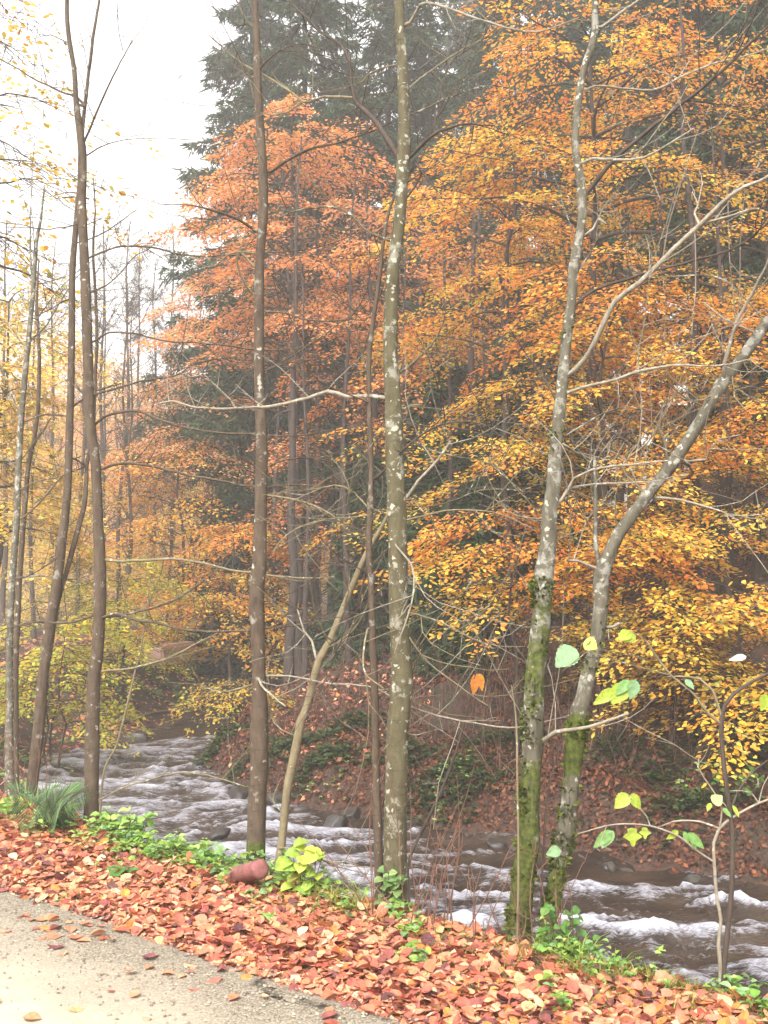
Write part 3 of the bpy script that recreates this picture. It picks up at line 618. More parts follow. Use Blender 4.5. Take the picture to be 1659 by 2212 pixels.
bare_tree('mossy_tree', 'upright mossy bare tree, left one of the pair right of centre', T7, mat='bark_grey', seed=12, twdens=3.0, sides=18, lump=.16, branches=[
    (D(1259, 430, 12, 1329, 340, 11, 1404, 280, 10, 1494, 205, 9, 1579, 130, 8, 1659, 60, 7, 1740, -10, 5), -.2, 'bark_mid'),
    (D(1250, 357, 8, 1279, 342, 8, 1329, 347, 7, 1394, 342, 6, 1454, 310, 5, 1504, 280, 3), -.3, 'branch_pale'),
    (D(1260, 198, 7, 1304, 185, 6, 1404, 187, 6, 1504, 155, 5, 1659, 105, 4), .4, 'branch_pale'),
    (D(1290, 57, 7, 1354, 15, 6, 1375, 0, 5, 1420, -40, 3), .3, 'branch_pale'),
    (D(1224, 812, 14, 1254, 779, 13, 1284, 730, 13, 1329, 650, 13, 1379, 605, 13, 1454, 545, 12, 1514, 485, 12, 1579, 425, 10, 1659, 380, 8, 1740, 330, 6), -.6, 'branch_pale'),
    (D(1514, 485, 7, 1560, 477, 6, 1624, 455, 4, 1659, 465, 3), -.1, 'branch_pale', 'join4'),
    (D(1514, 485, 6, 1500, 460, 5, 1510, 440, 4, 1500, 420, 3), .1, 'branch_pale', 'join4'),
    (D(1236, 672, 8, 1279, 630, 7, 1334, 607, 7, 1404, 592, 6, 1504, 565, 6, 1579, 540, 6, 1634, 505, 5, 1654, 470, 4, 1654, 400, 3), -.3, 'bark_mid'),
    (D(1234, 849, 9, 1279, 824, 9, 1329, 819, 8, 1369, 801, 8, 1454, 796, 6, 1544, 789, 4, 1640, 770, 2), -.5, 'branch_pale'),
    (D(1209, 1084, 10, 1229, 1054, 9, 1244, 1034, 8, 1279, 1014, 6, 1379, 1004, 5, 1450, 995, 3), -.2, 'branch_pale'),
    (D(1229, 1059, 7, 1279, 1051, 6, 1379, 1049, 4, 1440, 1042, 2), -.1, 'branch_pale', 'join9'),
    (D(1172, 1598, 11, 1204, 1580, 10, 1269, 1568, 8, 1359, 1545, 7), -.25, 'branch_pale'),
    (D(1259, 512, 8, 1280, 490, 8, 1294, 475, 6, 1315, 480, 5, 1310, 465, 4), -.1, 'branch_pale'),
    (D(1205, 870, 5, 1180, 820, 5, 1160, 785, 3), .1, 'bark_mid'), (D(1248, 600, 4, 1280, 540, 3, 1300, 500, 2), .1),
    (D(1200, 960, 4, 1280, 900, 4, 1340, 880, 3, 1440, 890, 2), .2), (D(1225, 960, 6, 1245, 975, 6, 1280, 992, 6), .15, 'branch_pale'),
    (D(1190, 1130, 4, 1120, 1110, 3, 1060, 1080, 2), .2, 'bark_pale'), (D(1180, 1180, 4, 1260, 1150, 3, 1330, 1140, 2), .3, 'bark_pale')],
    moss=mossfun([(-9, ztop(1600, Y7), .78), (ztop(1600, Y7), ztop(1230, Y7), .6), (ztop(990, Y7), ztop(920, Y7), .7), (ztop(800, Y7), ztop(640, Y7), .45), (ztop(1230, Y7), ztop(560, Y7), .36)]),
    tufts=tuft_band([(1230, 1330, 1), (1330, 1620, .75), (1620, 2060, .8), (920, 1000, .6), (670, 750, .5)], Y7, -1, 7000))
T8 = D(1180, 2010, 34, 1194, 1960, 36, 1204, 1885, 37, 1214, 1835, 37, 1224, 1785, 37, 1234, 1685, 38, 1239, 1635, 40, 1247, 1585, 41, 1252, 1535, 38, 1262, 1500, 34, 1270, 1454, 32, 1287, 1404, 31, 1294, 1354, 35, 1299, 1304, 33, 1299, 1239, 36, 1314, 1204, 29, 1339, 1149, 26, 1379, 1094, 26, 1419, 1044, 26, 1454, 999, 29, 1494, 939, 26, 1529, 879, 25, 1559, 829, 27, 1599, 779, 25, 1655, 700, 25, 1740, 600, 22, 1800, 500, 18)
Y8 = base_s(1180, 4.25)
bare_tree('mossy_tree', 'mossy silver-barked tree bending away to the upper right, right one of the pair', T8, mat='bark_grey', sbank=4.25, seed=13, twdens=3.4, sides=18, lump=.16, branches=[
    (D(1290, 1225, 13, 1283, 1150, 10, 1282, 1079, 10, 1284, 1000, 9, 1284, 990, 8), .05, 'bark_grey'),
    (D(1560, 830, 12, 1564, 779, 11, 1594, 690, 9, 1629, 625, 7, 1659, 575, 6, 1680, 500, 4), -.3, 'branch_pale'),
    (D(1479, 996, 7, 1524, 994, 6, 1535, 970, 5, 1554, 950, 4, 1600, 940, 2), -.2, 'branch_pale'),
    (D(1414, 1076, 7, 1469, 1084, 6, 1559, 1109, 4, 1600, 1125, 2), -.2, 'branch_pale'),
    (D(1312, 1360, 9, 1327, 1354, 8, 1339, 1351, 8), -.05, 'branch_pale'), (D(1285, 1225, 8, 1250, 1215, 7, 1228, 1212, 6), -.1, 'branch_pale'),
    (D(1440, 990, 7, 1437, 960, 6, 1425, 930, 4, 1430, 880, 3), .1), (D(1400, 1040, 4, 1335, 1050, 4, 1335, 1130, 4), .1, 'bark_pale'),
    (D(1345, 1010, 5, 1400, 960, 4, 1440, 880, 3, 1470, 820, 2), .2, 'bark_pale'), (D(1545, 850, 5, 1500, 870, 4, 1460, 850, 3, 1420, 800, 2), -.3, 'bark_pale'),
    (D(1580, 800, 5, 1590, 860, 4, 1615, 890, 3), -.1, 'bark_pale'), (D(1600, 700, 6, 1560, 690, 5, 1520, 655, 4), .1, 'branch_pale'),
    (D(1380, 1060, 4, 1350, 1000, 4, 1300, 960, 3, 1290, 900, 2), .2, 'bark_pale'), (D(1600, 640, 4, 1540, 600, 4, 1400, 590, 3, 1350, 570, 2), .3)],
    moss=mossfun([(-9, ztop(1800, Y8), .75), (ztop(1700, Y8), ztop(1510, Y8), 1.1), (ztop(1790, Y8), ztop(1690, Y8), .45), (ztop(1360, Y8), ztop(1280, Y8), .7), (ztop(1460, Y8), ztop(1400, Y8), .6), (ztop(1990, Y8), ztop(1240, Y8), .32)]),
    tufts=tuft_band([(1520, 1660, 1), (1330, 1370, 1), (1290, 1330, .5), (1420, 1460, .7), (1690, 1990, .7), (1370, 1420, .4)], Y8, -.3, 7000))

# ------------------------------------------------------------------ woods beyond the stream
ORANGE = [(.74, .30, .045), (.68, .22, .035), (.78, .38, .055), (.62, .18, .035), (.72, .32, .08)]
YELLOW = [(.80, .50, .05), (.72, .50, .07), (.82, .44, .05), (.54, .47, .09), (.76, .38, .05), (.46, .42, .10)]
PINKISH = [(.78, .36, .17), (.72, .30, .14), (.80, .44, .20), (.64, .25, .11)]
PALEY = [(.82, .60, .14), (.80, .50, .16), (.70, .58, .14), (.80, .42, .16)]
YGREEN = [(.40, .42, .06), (.48, .42, .07), (.30, .36, .05), (.55, .40, .06)]
def beech_parts(seed, Hh, z0, spread, nl, per, cols, cols2, size=.063, shape='hex', trunk_r=.09, squash=1.0, mat='bark_dark', stems=1, spray_r=.55, nspray=5, zpow=1.0, azim=None, top_r=.45, fine=True, jag=.3):
    """a beech: stem(s), limbs in tiers and flat drooping sprays of leaves. Returns builders in local space."""
    rs = np.random.RandomState(seed); tb = Tubes(); lp = []; ld = []; ln = []; lw = []
    stemlines = []
    for s_ in range(stems):
        lean = rs.randn(2)*.05*Hh*(1 if stems > 1 else .5); n = 9
        zz = np.linspace(-.2, Hh*.96, n); f = np.maximum(zz, 0)/Hh
        pts = np.c_[lean[0]*f**1.3+rs.randn(n)*.05, lean[1]*f**1.3+rs.randn(n)*.05, zz]; pts[0, :2] *= 0
        if s_: pts[:, :2] += rs.randn(2)*.12
        ln_, lr_ = smooth_line(pts, trunk_r*(1-.85*np.clip(f, 0, 1)), .3); tb.add(ln_, lr_, 8, .08); stemlines.append(ln_)
    A = []; B = []; 
    for k in range(nl):
        sl_ = stemlines[k % stems]; f = ((k+rs.rand())/nl)**zpow; z = z0+(Hh-z0)*f
        i = np.argmin(np.abs(sl_[:, 2]-z)); p0 = sl_[i]
        az = k*2.39996+rs.randn()*.3 if azim is None else azim+rs.randn()*.9
        prof = (1-f)**.6*(1-top_r)+top_r if f < .85 else top_r*(1-(f-.85)*3)
        L = spread*prof*rs.uniform(.7, 1.15); rise = rs.uniform(.15, .5)*(1+.8*f)
        m = 7; d = np.array((math.cos(az), math.sin(az)*squash, rise)); q = [p0.copy()]
        for j in range(m):
            d[2] -= .11; q.append(q[-1]+nrmz(d+rs.randn(3)*.1)*L/m)
        q = np.array(q); r0 = trunk_r*.38*(1-.5*f)
        tb.add(q, np.linspace(r0, .004, m+1), 4)
        for s_ in range(nspray):
            g = .30+.72*(s_+rs.rand()*.8)/nspray; g = min(g, 1.0); j = min(m-1, int(g*m)); c0 = lerp(q[j], q[j+1], g*m-j)
            az2 = az+rs.uniform(-1.2, 1.2)*(1 if s_ < nspray-1 else .2); dd = np.array((math.cos(az2), math.sin(az2), -.05))
            a2 = np.array((-dd[1], dd[0], 0)); Rr = spray_r*rs.uniform(.65, 1.25)*(.7+.5*prof); n = int(per*(Rr/spray_r)**2*rs.uniform(.7, 1.2))
            if n < 3: continue
            u_ = rs.rand(n)**.75*2.0; v_ = (rs.rand(n)-.5)*(1.35-.45*u_)*1.2
            # little side shoots give the spray its comb-like gaps
            sh = np.round((u_-np.abs(v_)*.6)*5)/5+np.abs(v_)*.6; u_ = lerp(u_, sh, .75)
            tilt = rs.uniform(-.28, .12)
            pos = c0+(u_*Rr)[:, None]*dd+(v_*Rr)[:, None]*a2
            pos[:, 2] += (tilt*u_-.16*u_**2-.10*v_**2)*Rr + rs.randn(n)*.035
            out = dd[None]*.8+a2[None]*np.sign(v_)[:, None]*.8
            lp.append(pos); ld.append(out+rs.randn(n, 3)*.35-np.array((0, 0, .30))); 
            ln.append(np.array((0, 0, 1.))+.9*nrmz(rs.randn(n, 3))*rs.rand(n, 1)+dd*.25)
            lw.append(np.full(n, rs.rand()*.5+f*.5))
            if fine:
                ns = 5; uu = (np.arange(ns)+.5)/ns*1.6; sg = np.where(np.arange(ns) % 2, 1, -1)*.45
                C = c0+(uu*Rr)[:, None]*dd; C[:, 2] += (tilt*uu-.16*uu**2)*Rr
                E = C+(sg*Rr)[:, None]*a2+dd*(.3*Rr); E[:, 2] -= .08*Rr
                A += [c0[None], C]; e = c0+dd*1.8*Rr; e[2] += (tilt*1.8-.16*3.2)*Rr; B += [e[None], E]
    if A: tb.sticks(np.vstack(A), np.vstack(B), .005, .0015)
    pos = np.vstack(lp); d = np.vstack(ld); n = np.vstack(ln); wv = np.concatenate(lw); N = len(pos)
    c1 = palette(cols, N, rs, .16); c2 = palette(cols2, N, rs, .16)
    mixv = smooth((wv+rs.randn(N)*.18-.32)/.36)[:, None]
    return tb, pos, d, n, rs.uniform(size*.5, size*1.3, N), c1*(1-mixv)+c2*mixv, shape
def build_tree(name, parts, root, mat, leaf='beech', crown='crown'):
    tb, pos, d, n, sz, col, shp = parts
    tb.build('trunk', M[mat], root); leaves(crown, pos, d, n, sz, col, M[leaf], root, shp)
def tree_at(name, label, cat, px, Y, parts, mat='bark_dark', group=None, leaf='beech', rz=0, loc=None):
    p = at(px, Y) if loc is None else loc; root = empty(name, p, rz); build_tree(name, parts, root, mat, leaf)
    tag(root, label, cat, group); return root
def Zc(py, Y): return P(CX, py, Y)[2]

def beech(label, px, Y, top, low, spread, nl, per, cols, cols2, seed, name='beech_tree', **k):
    g = at(px, Y); Hh = Zc(top, Y)-g[2]; z0 = max(.3, Zc(low, Y)-g[2])
    m = k.pop('mat', 'bark_dark'); rz = k.pop('rz', 0)
    return tree_at(name, label, 'tree', px, Y, beech_parts(seed, Hh, z0, spread, nl, per, cols, cols2, **k), m, rz=rz)
beech('tall orange and yellow beech filling the upper right behind the mossy pair', 1290, 15.5, 30, 620, 3.0, 31, 120, YELLOW, ORANGE, 21, trunk_r=.10, spray_r=.50, zpow=.85, top_r=.6, nspray=4)
beech('large golden beech at the right edge, standing upslope of the tallest orange one', 1570, 16.5, 60, 760, 3.2, 31, 115, YELLOW, ORANGE, 22, trunk_r=.10, spray_r=.52, zpow=.9, top_r=.6, nspray=4)
beech('yellow-orange beech with level tiers between the thick lichened trunk and the mossy pair', 1090, 15.8, 250, 1080, 2.1, 28, 110, YELLOW, ORANGE, 23, trunk_r=.07, spray_r=.48, top_r=.5, nspray=4)
beech('golden beech with low tiers between and behind the mossy pair', 1290, 14.2, 560, 1050, 1.9, 24, 110, YELLOW, ORANGE, 24, trunk_r=.06, spray_r=.5, top_r=.6)
beech('rusty orange beech peeking out in tiers at the right edge at mid height', 1640, 14.5, 640, 1180, 1.9, 26, 120, YELLOW, ORANGE, 25, trunk_r=.07, spray_r=.5, top_r=.6)
beech('small beech whose orange fans of leaves spread low behind the foot of the mossy pair', 1110, 12.9, 1110, 1290, 1.25, 13, 100, YELLOW, ORANGE, 26, trunk_r=.03, spray_r=.42, top_r=.9, nspray=4)
beech('small orange beech with drooping fans behind the bend of the silver-barked tree', 1330, 12.9, 1130, 1260, 1.05, 11, 100, ORANGE, YELLOW, 27, trunk_r=.03, spray_r=.42, top_r=.9, nspray=4)
beech('low young beech with yellow-orange leaves hanging over the far slope behind the leafy sapling', 1600, 11.9, 1270, 1560, 1.15, 20, 85, YELLOW, YELLOW+ORANGE[:2], 28, trunk_r=.03, spray_r=.38, top_r=.85, nspray=4)
beech('small yellow-green beech low on the slope, left of the one behind the leafy sapling', 1450, 12.4, 1290, 1440, .8, 9, 80, YELLOW+YGREEN[:1], YELLOW, 29, trunk_r=.025, spray_r=.34, top_r=.9, nspray=4)
beech('broad salmon-orange beech in front of the spruces, behind the straight brown trunk', 650, 23, 250, 760, 2.35, 34, 125, PINKISH+ORANGE[:1], ORANGE+PINKISH, 31, size=.085, trunk_r=.12, spray_r=.6, zpow=.85, top_r=.55, stems=2)
beech('reddish beech in thin tiers at the foot of the broad salmon one, towards the left', 470, 27, 600, 1050, 2.1, 24, 90, PINKISH+PALEY, PINKISH, 32, size=.085, trunk_r=.09, spray_r=.6, top_r=.5)
beech('russet beech with sparse tiers seen just right of the thick lichened trunk', 860, 21, 430, 850, 1.7, 20, 80, ORANGE, PINKISH, 33, size=.08, trunk_r=.08, spray_r=.55, top_r=.5)
beech('thin russet beech among the dark trunks left of centre', 730, 22.5, 800, 1250, 1.5, 13, 60, ORANGE, PINKISH, 34, size=.08, trunk_r=.06, spray_r=.5, top_r=.6)
beech('orange beech glowing low between the forked stem and the straight brown trunk', 400, 27, 930, 1400, 2.1, 28, 90, YELLOW, ORANGE, 35, size=.085, trunk_r=.07, spray_r=.6, top_r=.6)
beech('yellow-gold beech low and close against the left side of the straight brown trunk', 500, 24, 1120, 1400, 1.4, 20, 110, YELLOW, ORANGE, 36, size=.08, trunk_r=.05, spray_r=.5, top_r=.6)
beech('yellow-green bush of layered leaves on the far bank beside the forked stem', 265, 21, 1200, 1420, 1.15, 26, 80, YGREEN, YGREEN+YELLOW[:1], 37, name='shrub', size=.06, trunk_r=.02, spray_r=.34, top_r=.8, nspray=4, stems=3)
beech('yellow-green bush behind the leaning dark trunk, above the fern', 130, 16, 1340, 1560, .9, 22, 80, YGREEN, YGREEN+YELLOW[:1], 38, name='shrub', size=.06, trunk_r=.02, spray_r=.32, top_r=.8, nspray=4, stems=3)
beech('hazy yellow tree at the left edge behind the slim stems', -20, 20, 620, 1150, 1.35, 28, 110, PALEY[:1]*2+YELLOW, PALEY+YGREEN[:1], 39, size=.085, trunk_r=.08, spray_r=.6, top_r=.6)
beech('tall yellow-leaved tree reaching in from the left edge near the top', -80, 11, -60, 620, 1.0, 22, 15, YELLOW, YELLOW+ORANGE[:1], 40, size=.07, trunk_r=.05, spray_r=.45, top_r=.9, mat='bark_mid')
beech('yellow-brown shrub on the shady far bank at the inside of the bend', 520, 17.5, 1480, 1640, .6, 14, 34, YGREEN+YELLOW, YELLOW, 61, name='shrub', size=.055, trunk_r=.015, spray_r=.3, top_r=.8, nspray=3, stems=3)
# upper slope: more beeches closing the wood on the right
for i, (px, Y, top, sp_) in enumerate(((1180, 24, 430, 2.2), (1420, 24, 260, 2.2), (1660, 24, 250, 2.4), (970, 27, 480, 2.2))):
    beech(['shaded orange beech far up the slope above the small fans of leaves', 'shaded beech far up the slope behind the tallest orange crown', 'orange beech far up the slope in the upper right corner', 'thin orange beech far up the slope right of the thick lichened trunk'][i],
          px, Y, top, 800, sp_, 16, 60, ORANGE, ORANGE+PINKISH, 70+i, size=.10, shape='kite', trunk_r=.10, spray_r=.7, top_r=.6, fine=False)

# spruces ------------------------------------------------------------
def spruce(seed, Hh, z0, r0, nper=6, dens=.8, dz=.42):
    rs = np.random.RandomState(seed); tb = Tubes()
    zz = np.linspace(-.3, Hh, 12); tb.add(np.c_[rs.randn(12)*.03, rs.randn(12)*.03, zz], .20*(1-zz/Hh*.95)+.01, 8, .06)
    lp = []; ld = []; ln = []; A = []; B = []
    z = z0*.35
    while z < z0:                       # dead lower branches
        for k in range(3):
            a = rs.rand()*6.28; L = r0*rs.uniform(.3, .7); A.append([(0, 0, z)]); B.append([(math.cos(a)*L, math.sin(a)*L, z-rs.rand()*.4)])
        z += .45
    z = z0
    while z < Hh-.2:
        f = (z-z0)/(Hh-z0); L0 = r0*(1-f)**.85+.15
        for k in range(nper):
            a = rs.rand()*6.28; L = L0*rs.uniform(.5, 1.2); m = 7; t = np.linspace(0, 1, m+1)
            dx = np.array((math.cos(a), math.sin(a), 0)); side = np.array((-dx[1], dx[0], 0))
            q = np.outer(t*L, dx); q[:, 2] = z+(-.38*t+.20*t**2.5)*L+.15*L*(f-.3)*t
            A.append(q[:-1]); B.append(q[1:])
            n = int(150*L*dens)
            if n < 3: continue
            g = rs.rand(n)**.7; base = np.stack([np.interp(g, t, q[:, i]) for i in range(3)], 1)
            sd = rs.uniform(-1, 1, n)*(.42*L*(1-g*.75))*.75
            pos = base+side*sd[:, None]; pos[:, 2] += -.30*np.abs(sd)-rs.rand(n)**2*.42*(.4+.4*(1-f))
            lp.append(pos); ld.append(dx*.55+side*np.sign(sd)[:, None]*.6+rs.randn(n, 3)*.35-np.array((0, 0, .55))*rs.rand(n, 1)*1.7); ln.append(rs.randn(n, 3)+np.array((0, 0, 1.)))
        z += dz*rs.uniform(.7, 1.3)
    A = np.vstack([np.array(x, float) for x in A]); B = np.vstack([np.array(x, float) for x in B]); tb.sticks(A, B, .014, .010)
    pos = np.vstack(lp); N = len(pos)
    col = palette([(.016, .045, .014), (.024, .060, .018), (.012, .028, .011), (.045, .075, .025)], N, rs, .2)
    return tb, pos, np.vstack(ld), np.vstack(ln), rs.uniform(.14, .30, N), col, 'needle'
def ord_(i): return ('first', 'second', 'third', 'fourth', 'fifth', 'sixth', 'seventh', 'eighth', 'ninth', 'tenth', 'eleventh', 'twelfth', 'thirteenth', 'fourteenth', 'fifteenth', 'sixteenth', 'seventeenth', 'eighteenth', 'nineteenth', 'twentieth')[i]
def spread_copies(name, protos, spots, label, cat, group, mat, leaf='beech', jit=0):
    """spots: (px, Y, scale, rz, proto index); first use of a prototype is the tree itself"""
    made = {}; spots = sorted(spots, key=lambda s: s[0])
    for i, (px, Y, sc, rz, k) in enumerate(spots):
        loc = at(px, Y)
        if k not in made: root = empty(name, loc, rz); build_tree(name, protos[k], root, mat, leaf); root.scale = (sc,)*3; made[k] = root
        else: root = copy_thing(made[k], loc, rz, sc)
        tag(root, label % ord_(i) if '%s' in label else label, cat, group)
SP = [spruce(41, 24, 5.5, 3.3), spruce(42, 20, 7, 2.7)]
spread_copies('spruce_tree', SP, [(535, 32, .97, .7, 0), (655, 27, .92, .3, 0), (840, 29, .95, 1.9, 0), (1010, 36, 1.0, 2.6, 0), (745, 38, 1.1, 4.0, 1), (1130, 27, .9, 5.1, 0), (1370, 24, .8, .9, 1), (1530, 22, .8, 2.2, 0), (1650, 20, .75, 1.2, 0), (1260, 29, .9, .3, 0), (920, 29, .95, 3.3, 1), (1700, 30, 1., 1.1, 1)],
              'tall dark spruce behind the orange beeches, %s from the left', 'tree', 'tall spruces behind the beeches', 'bark_dark', 'needle')
YS = [spruce(43, 5.5, .5, 1.5, 6, .8, .34)]
spread_copies('young_spruce', YS, [(960, 18.5, 1.0, 0, 0), (1110, 17.5, .8, 1, 0), (800, 21, .8, 2, 0), (530, 27, 1.35, 3, 0), (1250, 19, .7, 5.5, 0), (1010, 15.6, .5, .5, 0), (1610, 19, 1.25, .5, 0)],
              'dark young spruce in the shade across the stream, %s from the left', 'tree', 'young spruces in the undergrowth', 'bark_dark', 'needle')

# bare stems ---------------------------------------------------------
def stem_parts(seed, Hh, r, nb, spread, twig=1, up=.7):
    rs = np.random.RandomState(seed); tb = Tubes(); n = 10; zz = np.linspace(-.3, Hh, n)
    pts = np.c_[np.cumsum(rs.randn(n)*.05), np.cumsum(rs.randn(n)*.05), zz]; ln_, lr_ = smooth_line(pts, r*(1-.9*np.clip(zz/Hh, 0, 1))+.006, .4)
    tb.add(ln_, lr_, 8, .08); A = []; B = []
    for k in range(nb):
        i = rs.randint(len(ln_)//4, len(ln_)-1); a = rs.rand()*6.28; f = i/len(ln_); L = spread*rs.uniform(.4, 1)*(1-f*.5)
        d = np.array((math.cos(a), math.sin(a), up*rs.uniform(.3, 1.3))); q = [ln_[i]]
        for j in range(5): d = nrmz(d+rs.randn(3)*.16+np.array((0, 0, .06*up))); q.append(q[-1]+d*L/5)
        q = np.array(q); tb.add(q, np.linspace(lr_[i]*.4, .004, 6), 4)
        for j in range(1, 6):
            for _ in range(2*twig):
                e = q[j]+nrmz(q[min(5, j)]-q[j-1]+rs.randn(3)*.45)*L*rs.uniform(.12, .35); A.append(q[j]); B.append(e)
                A.append(lerp(q[j], e, .5)); B.append(lerp(q[j], e, .5)+nrmz(e-q[j]+rs.randn(3)*.4)*L*.15)
    tb.sticks(np.array(A), np.array(B), .006, .003)
    return tb
def stems(name, protos, spots, label, cat, group, mat):
    made = {}; spots = sorted(spots, key=lambda s: s[0])
    for i, (px, Y, sc, rz, k) in enumerate(spots):
        loc = at(px, Y)
        if k not in made:
            root = empty(name, loc, rz); protos[k].build('trunk', M[mat], root); root.scale = (sc,)*3; made[k] = root
        else: root = copy_thing(made[k], loc, rz, sc)
        tag(root, label % ord_(i), cat, group)
rsx = random.Random(4)
DS = [stem_parts(51, 11, .10, 26, 1.1, 1, -.2), stem_parts(52, 10, .07, 22, 1.0, 1, .1), stem_parts(53, 13, .15, 30, 1.3, 1, -.3)]
stems('bare_tree', DS, [(598, 24, 1, 0, 1), (622, 21, 1, 1, 0), (640, 26, .9, 2, 1), (668, 28, 1, 3, 2), (693, 24, 1, 4, 0), (715, 27, 1, 2, 2), (738, 30, 1, 1, 2), (765, 25, 1, 5, 1), (785, 28, 1, 2.5, 2), (905, 26, 1, .5, 0), (930, 22, 1, 3.3, 1), (985, 24, 1, .1, 1), (1035, 21, 1, 4, 1), (655, 19, .8, 3.6, 1), (755, 19.5, .9, .6, 1), (820, 22, 1, 5, 0), (880, 19, .8, 2, 1), (960, 17.5, .8, 4, 1), (1010, 19, .9, 1, 0)],
      'slender dark trunk in the shaded wood beyond the stream, %s from the left', 'tree', 'dark trunks in the middle of the wood', 'bark_dark')
stems('bare_tree', [stem_parts(54, 9, .075, 18, 1.0, 1, .2), stem_parts(55, 8, .05, 16, .9, 1, .3)], [(1530, 14.6, 1, 0, 0), (1585, 14.0, .9, 1, 1), (1430, 17, 1, 2, 1), (1655, 16, 1, 3, 0), (1080, 17, .9, 4, 1), (1345, 18, 1, 1.4, 0)],
      'dark trunk rooted in the leaf-covered right slope, %s from the left', 'tree', 'trunks on the right slope', 'bark_dark')
stems('bare_tree', [stem_parts(56, 13, .09, 34, 2.6, 2, 1.0), stem_parts(57, 11, .07, 30, 2.2, 2, 1.1)],
      [(215, 34, 1, 0, 0), (255, 29, .9, 1, 1), (285, 38, 1.1, 2, 0), (320, 31, 1, 3, 1), (350, 42, 1.2, 4, 0), (385, 36, 1, 5, 1), (120, 36, 1, 2.2, 0), (440, 40, 1, 1.2, 1), (470, 33, .8, .2, 1), (15, 30, .9, .9, 0), (165, 27, .85, 1.3, 1), (235, 33, .95, 5.2, 1), (270, 26, .75, 2.9, 1), (303, 45, 1.2, .5, 0), (365, 30, .8, 3.7, 1), (410, 45, 1.1, 4.4, 0), (80, 29, .9, 5.6, 1)],
      'bare tree standing in the mist on the left, %s from the left', 'tree', 'bare trees in the mist', 'bark_mid')
# misty beeches further back
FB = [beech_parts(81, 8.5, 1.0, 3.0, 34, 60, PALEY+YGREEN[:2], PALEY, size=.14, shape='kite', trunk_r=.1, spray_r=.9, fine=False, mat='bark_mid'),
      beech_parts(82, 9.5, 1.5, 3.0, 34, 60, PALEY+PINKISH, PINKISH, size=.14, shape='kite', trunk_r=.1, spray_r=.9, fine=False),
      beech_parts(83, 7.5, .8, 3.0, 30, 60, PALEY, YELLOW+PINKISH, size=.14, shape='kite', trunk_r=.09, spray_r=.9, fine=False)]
spread_copies('beech_tree', FB, [(40, 36, .75, 0, 0), (190, 44, .8, 1, 2), (275, 40, .7, 2, 1), (350, 50, .95, 3, 1), (430, 40, .8, 4, 2), (520, 44, .95, 5, 1), (130, 31, .5, .4, 0), (600, 42, .95, 1.2, 2), (-40, 44, .95, 2.1, 0), (330, 34, .5, .2, 2), (690, 46, 1., 1, 1), (455, 31, .55, 2, 0)],
              'misty autumn beech in the left background, %s from the left', 'tree', 'beeches in the mist', 'bark_mid')
rs = random.Random(9); sp_ = []
for i in range(20): sp_.append((-150+i*42+rs.uniform(-18, 18), rs.uniform(55, 85), rs.uniform(.95, 1.35), rs.uniform(0, 6), rs.randrange(3)))
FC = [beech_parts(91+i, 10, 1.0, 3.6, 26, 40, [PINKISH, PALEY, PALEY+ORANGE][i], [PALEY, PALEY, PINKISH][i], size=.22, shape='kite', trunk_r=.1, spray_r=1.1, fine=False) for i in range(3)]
spread_copies('far_tree', FC, sp_, 'pale tree fading into fog on the far hillside, %s from the left', 'tree', 'trees on the foggy hillside', 'bark_mid')

# ------------------------------------------------------------------ leaf litter
rs = np.random.RandomState(77)
FALL = [(.47, .175, .095), (.38, .12, .075), (.55, .24, .13), (.34, .09, .06), (.60, .31, .17), (.22, .07, .06), (.50, .18, .05), (.66, .40, .24), (.13, .05, .05)]
FW = [.20, .16, .18, .14, .09, .08, .05, .05, .05]
def litter(name, s_, t_, zoff, cols, wts, size, shape, tilt, label=None, parent=None, width=1.0, kind='stuff', curl=True):
    x = t_*TV[0]+s_*NV[0]; y = t_*TV[1]+s_*NV[1]; N = len(x); h = H(x, y)
    e = .03; gx = (H(x+e, y)-H(x-e, y))/(2*e); gy = (H(x, y+e)-H(x, y-e))/(2*e); nn = nrmz(np.c_[-gx, -gy, np.ones(N)])
    n = nrmz(nn+rs.randn(N, 3)*tilt); pos = np.c_[x, y, h+zoff]
    return tag(leaves(name, pos, np.cross(n, rs.randn(N, 3)), n, rs.uniform(size*.6, size*1.3, N), palette(cols, N, rs, .14, wts), M['litter'], parent, shape,
                      fold=rs.uniform(-.25, .5, N)*np.where(rs.rand(N) < .15, 2.6, 1) if curl else 0, curl=rs.uniform(-.45, .6, N)*np.where(rs.rand(N) < .15, 2.4, 1) if curl else 0, width=width), label, None, None, kind)
# thick carpet on the near verge
N = 85000; t_ = rs.uniform(-4.5, 9.5, N); s_ = 3.0+1.27*rs.rand(N)
edge = 3.05+.22*(fbm(t_*1.6, t_*0, 3)-.45)*2; k = (s_ > edge+rs.randn(N)*.06) & ((s_ < 4.0+.3*rs.rand(N)))
green = fbm(t_*1.1+3, s_*1.6+3, 3); k &= ~((green > .52) & (s_ > 3.75) & (rs.rand(N) < .5))
litter('leaf_litter', s_[k], t_[k], .012+.035*rs.rand(k.sum())**1.5*smooth((s_[k]-3.1)/.3), FALL, FW, .054, 'fold', .27, width=1.2)
# bank below the edge and far end of the verge
N = 5000; litter('leaf_litter', rs.uniform(4.0, 4.9, N), rs.uniform(-4, 10, N), .01+.02*rs.rand(N), FALL, FW, .060, 'fold', .4)
N = 22000; t_ = rs.uniform(9, 27, N); s_ = rs.uniform(3.0, 21, N); x = t_*TV[0]+s_*NV[0]; y = t_*TV[1]+s_*NV[1]; e = riv(x, y); k = (e[0] > .1)
litter('leaf_litter', s_[k], t_[k], .02+.02*rs.rand(k.sum()), FALL, FW, .09, 'kite', .35, curl=False)
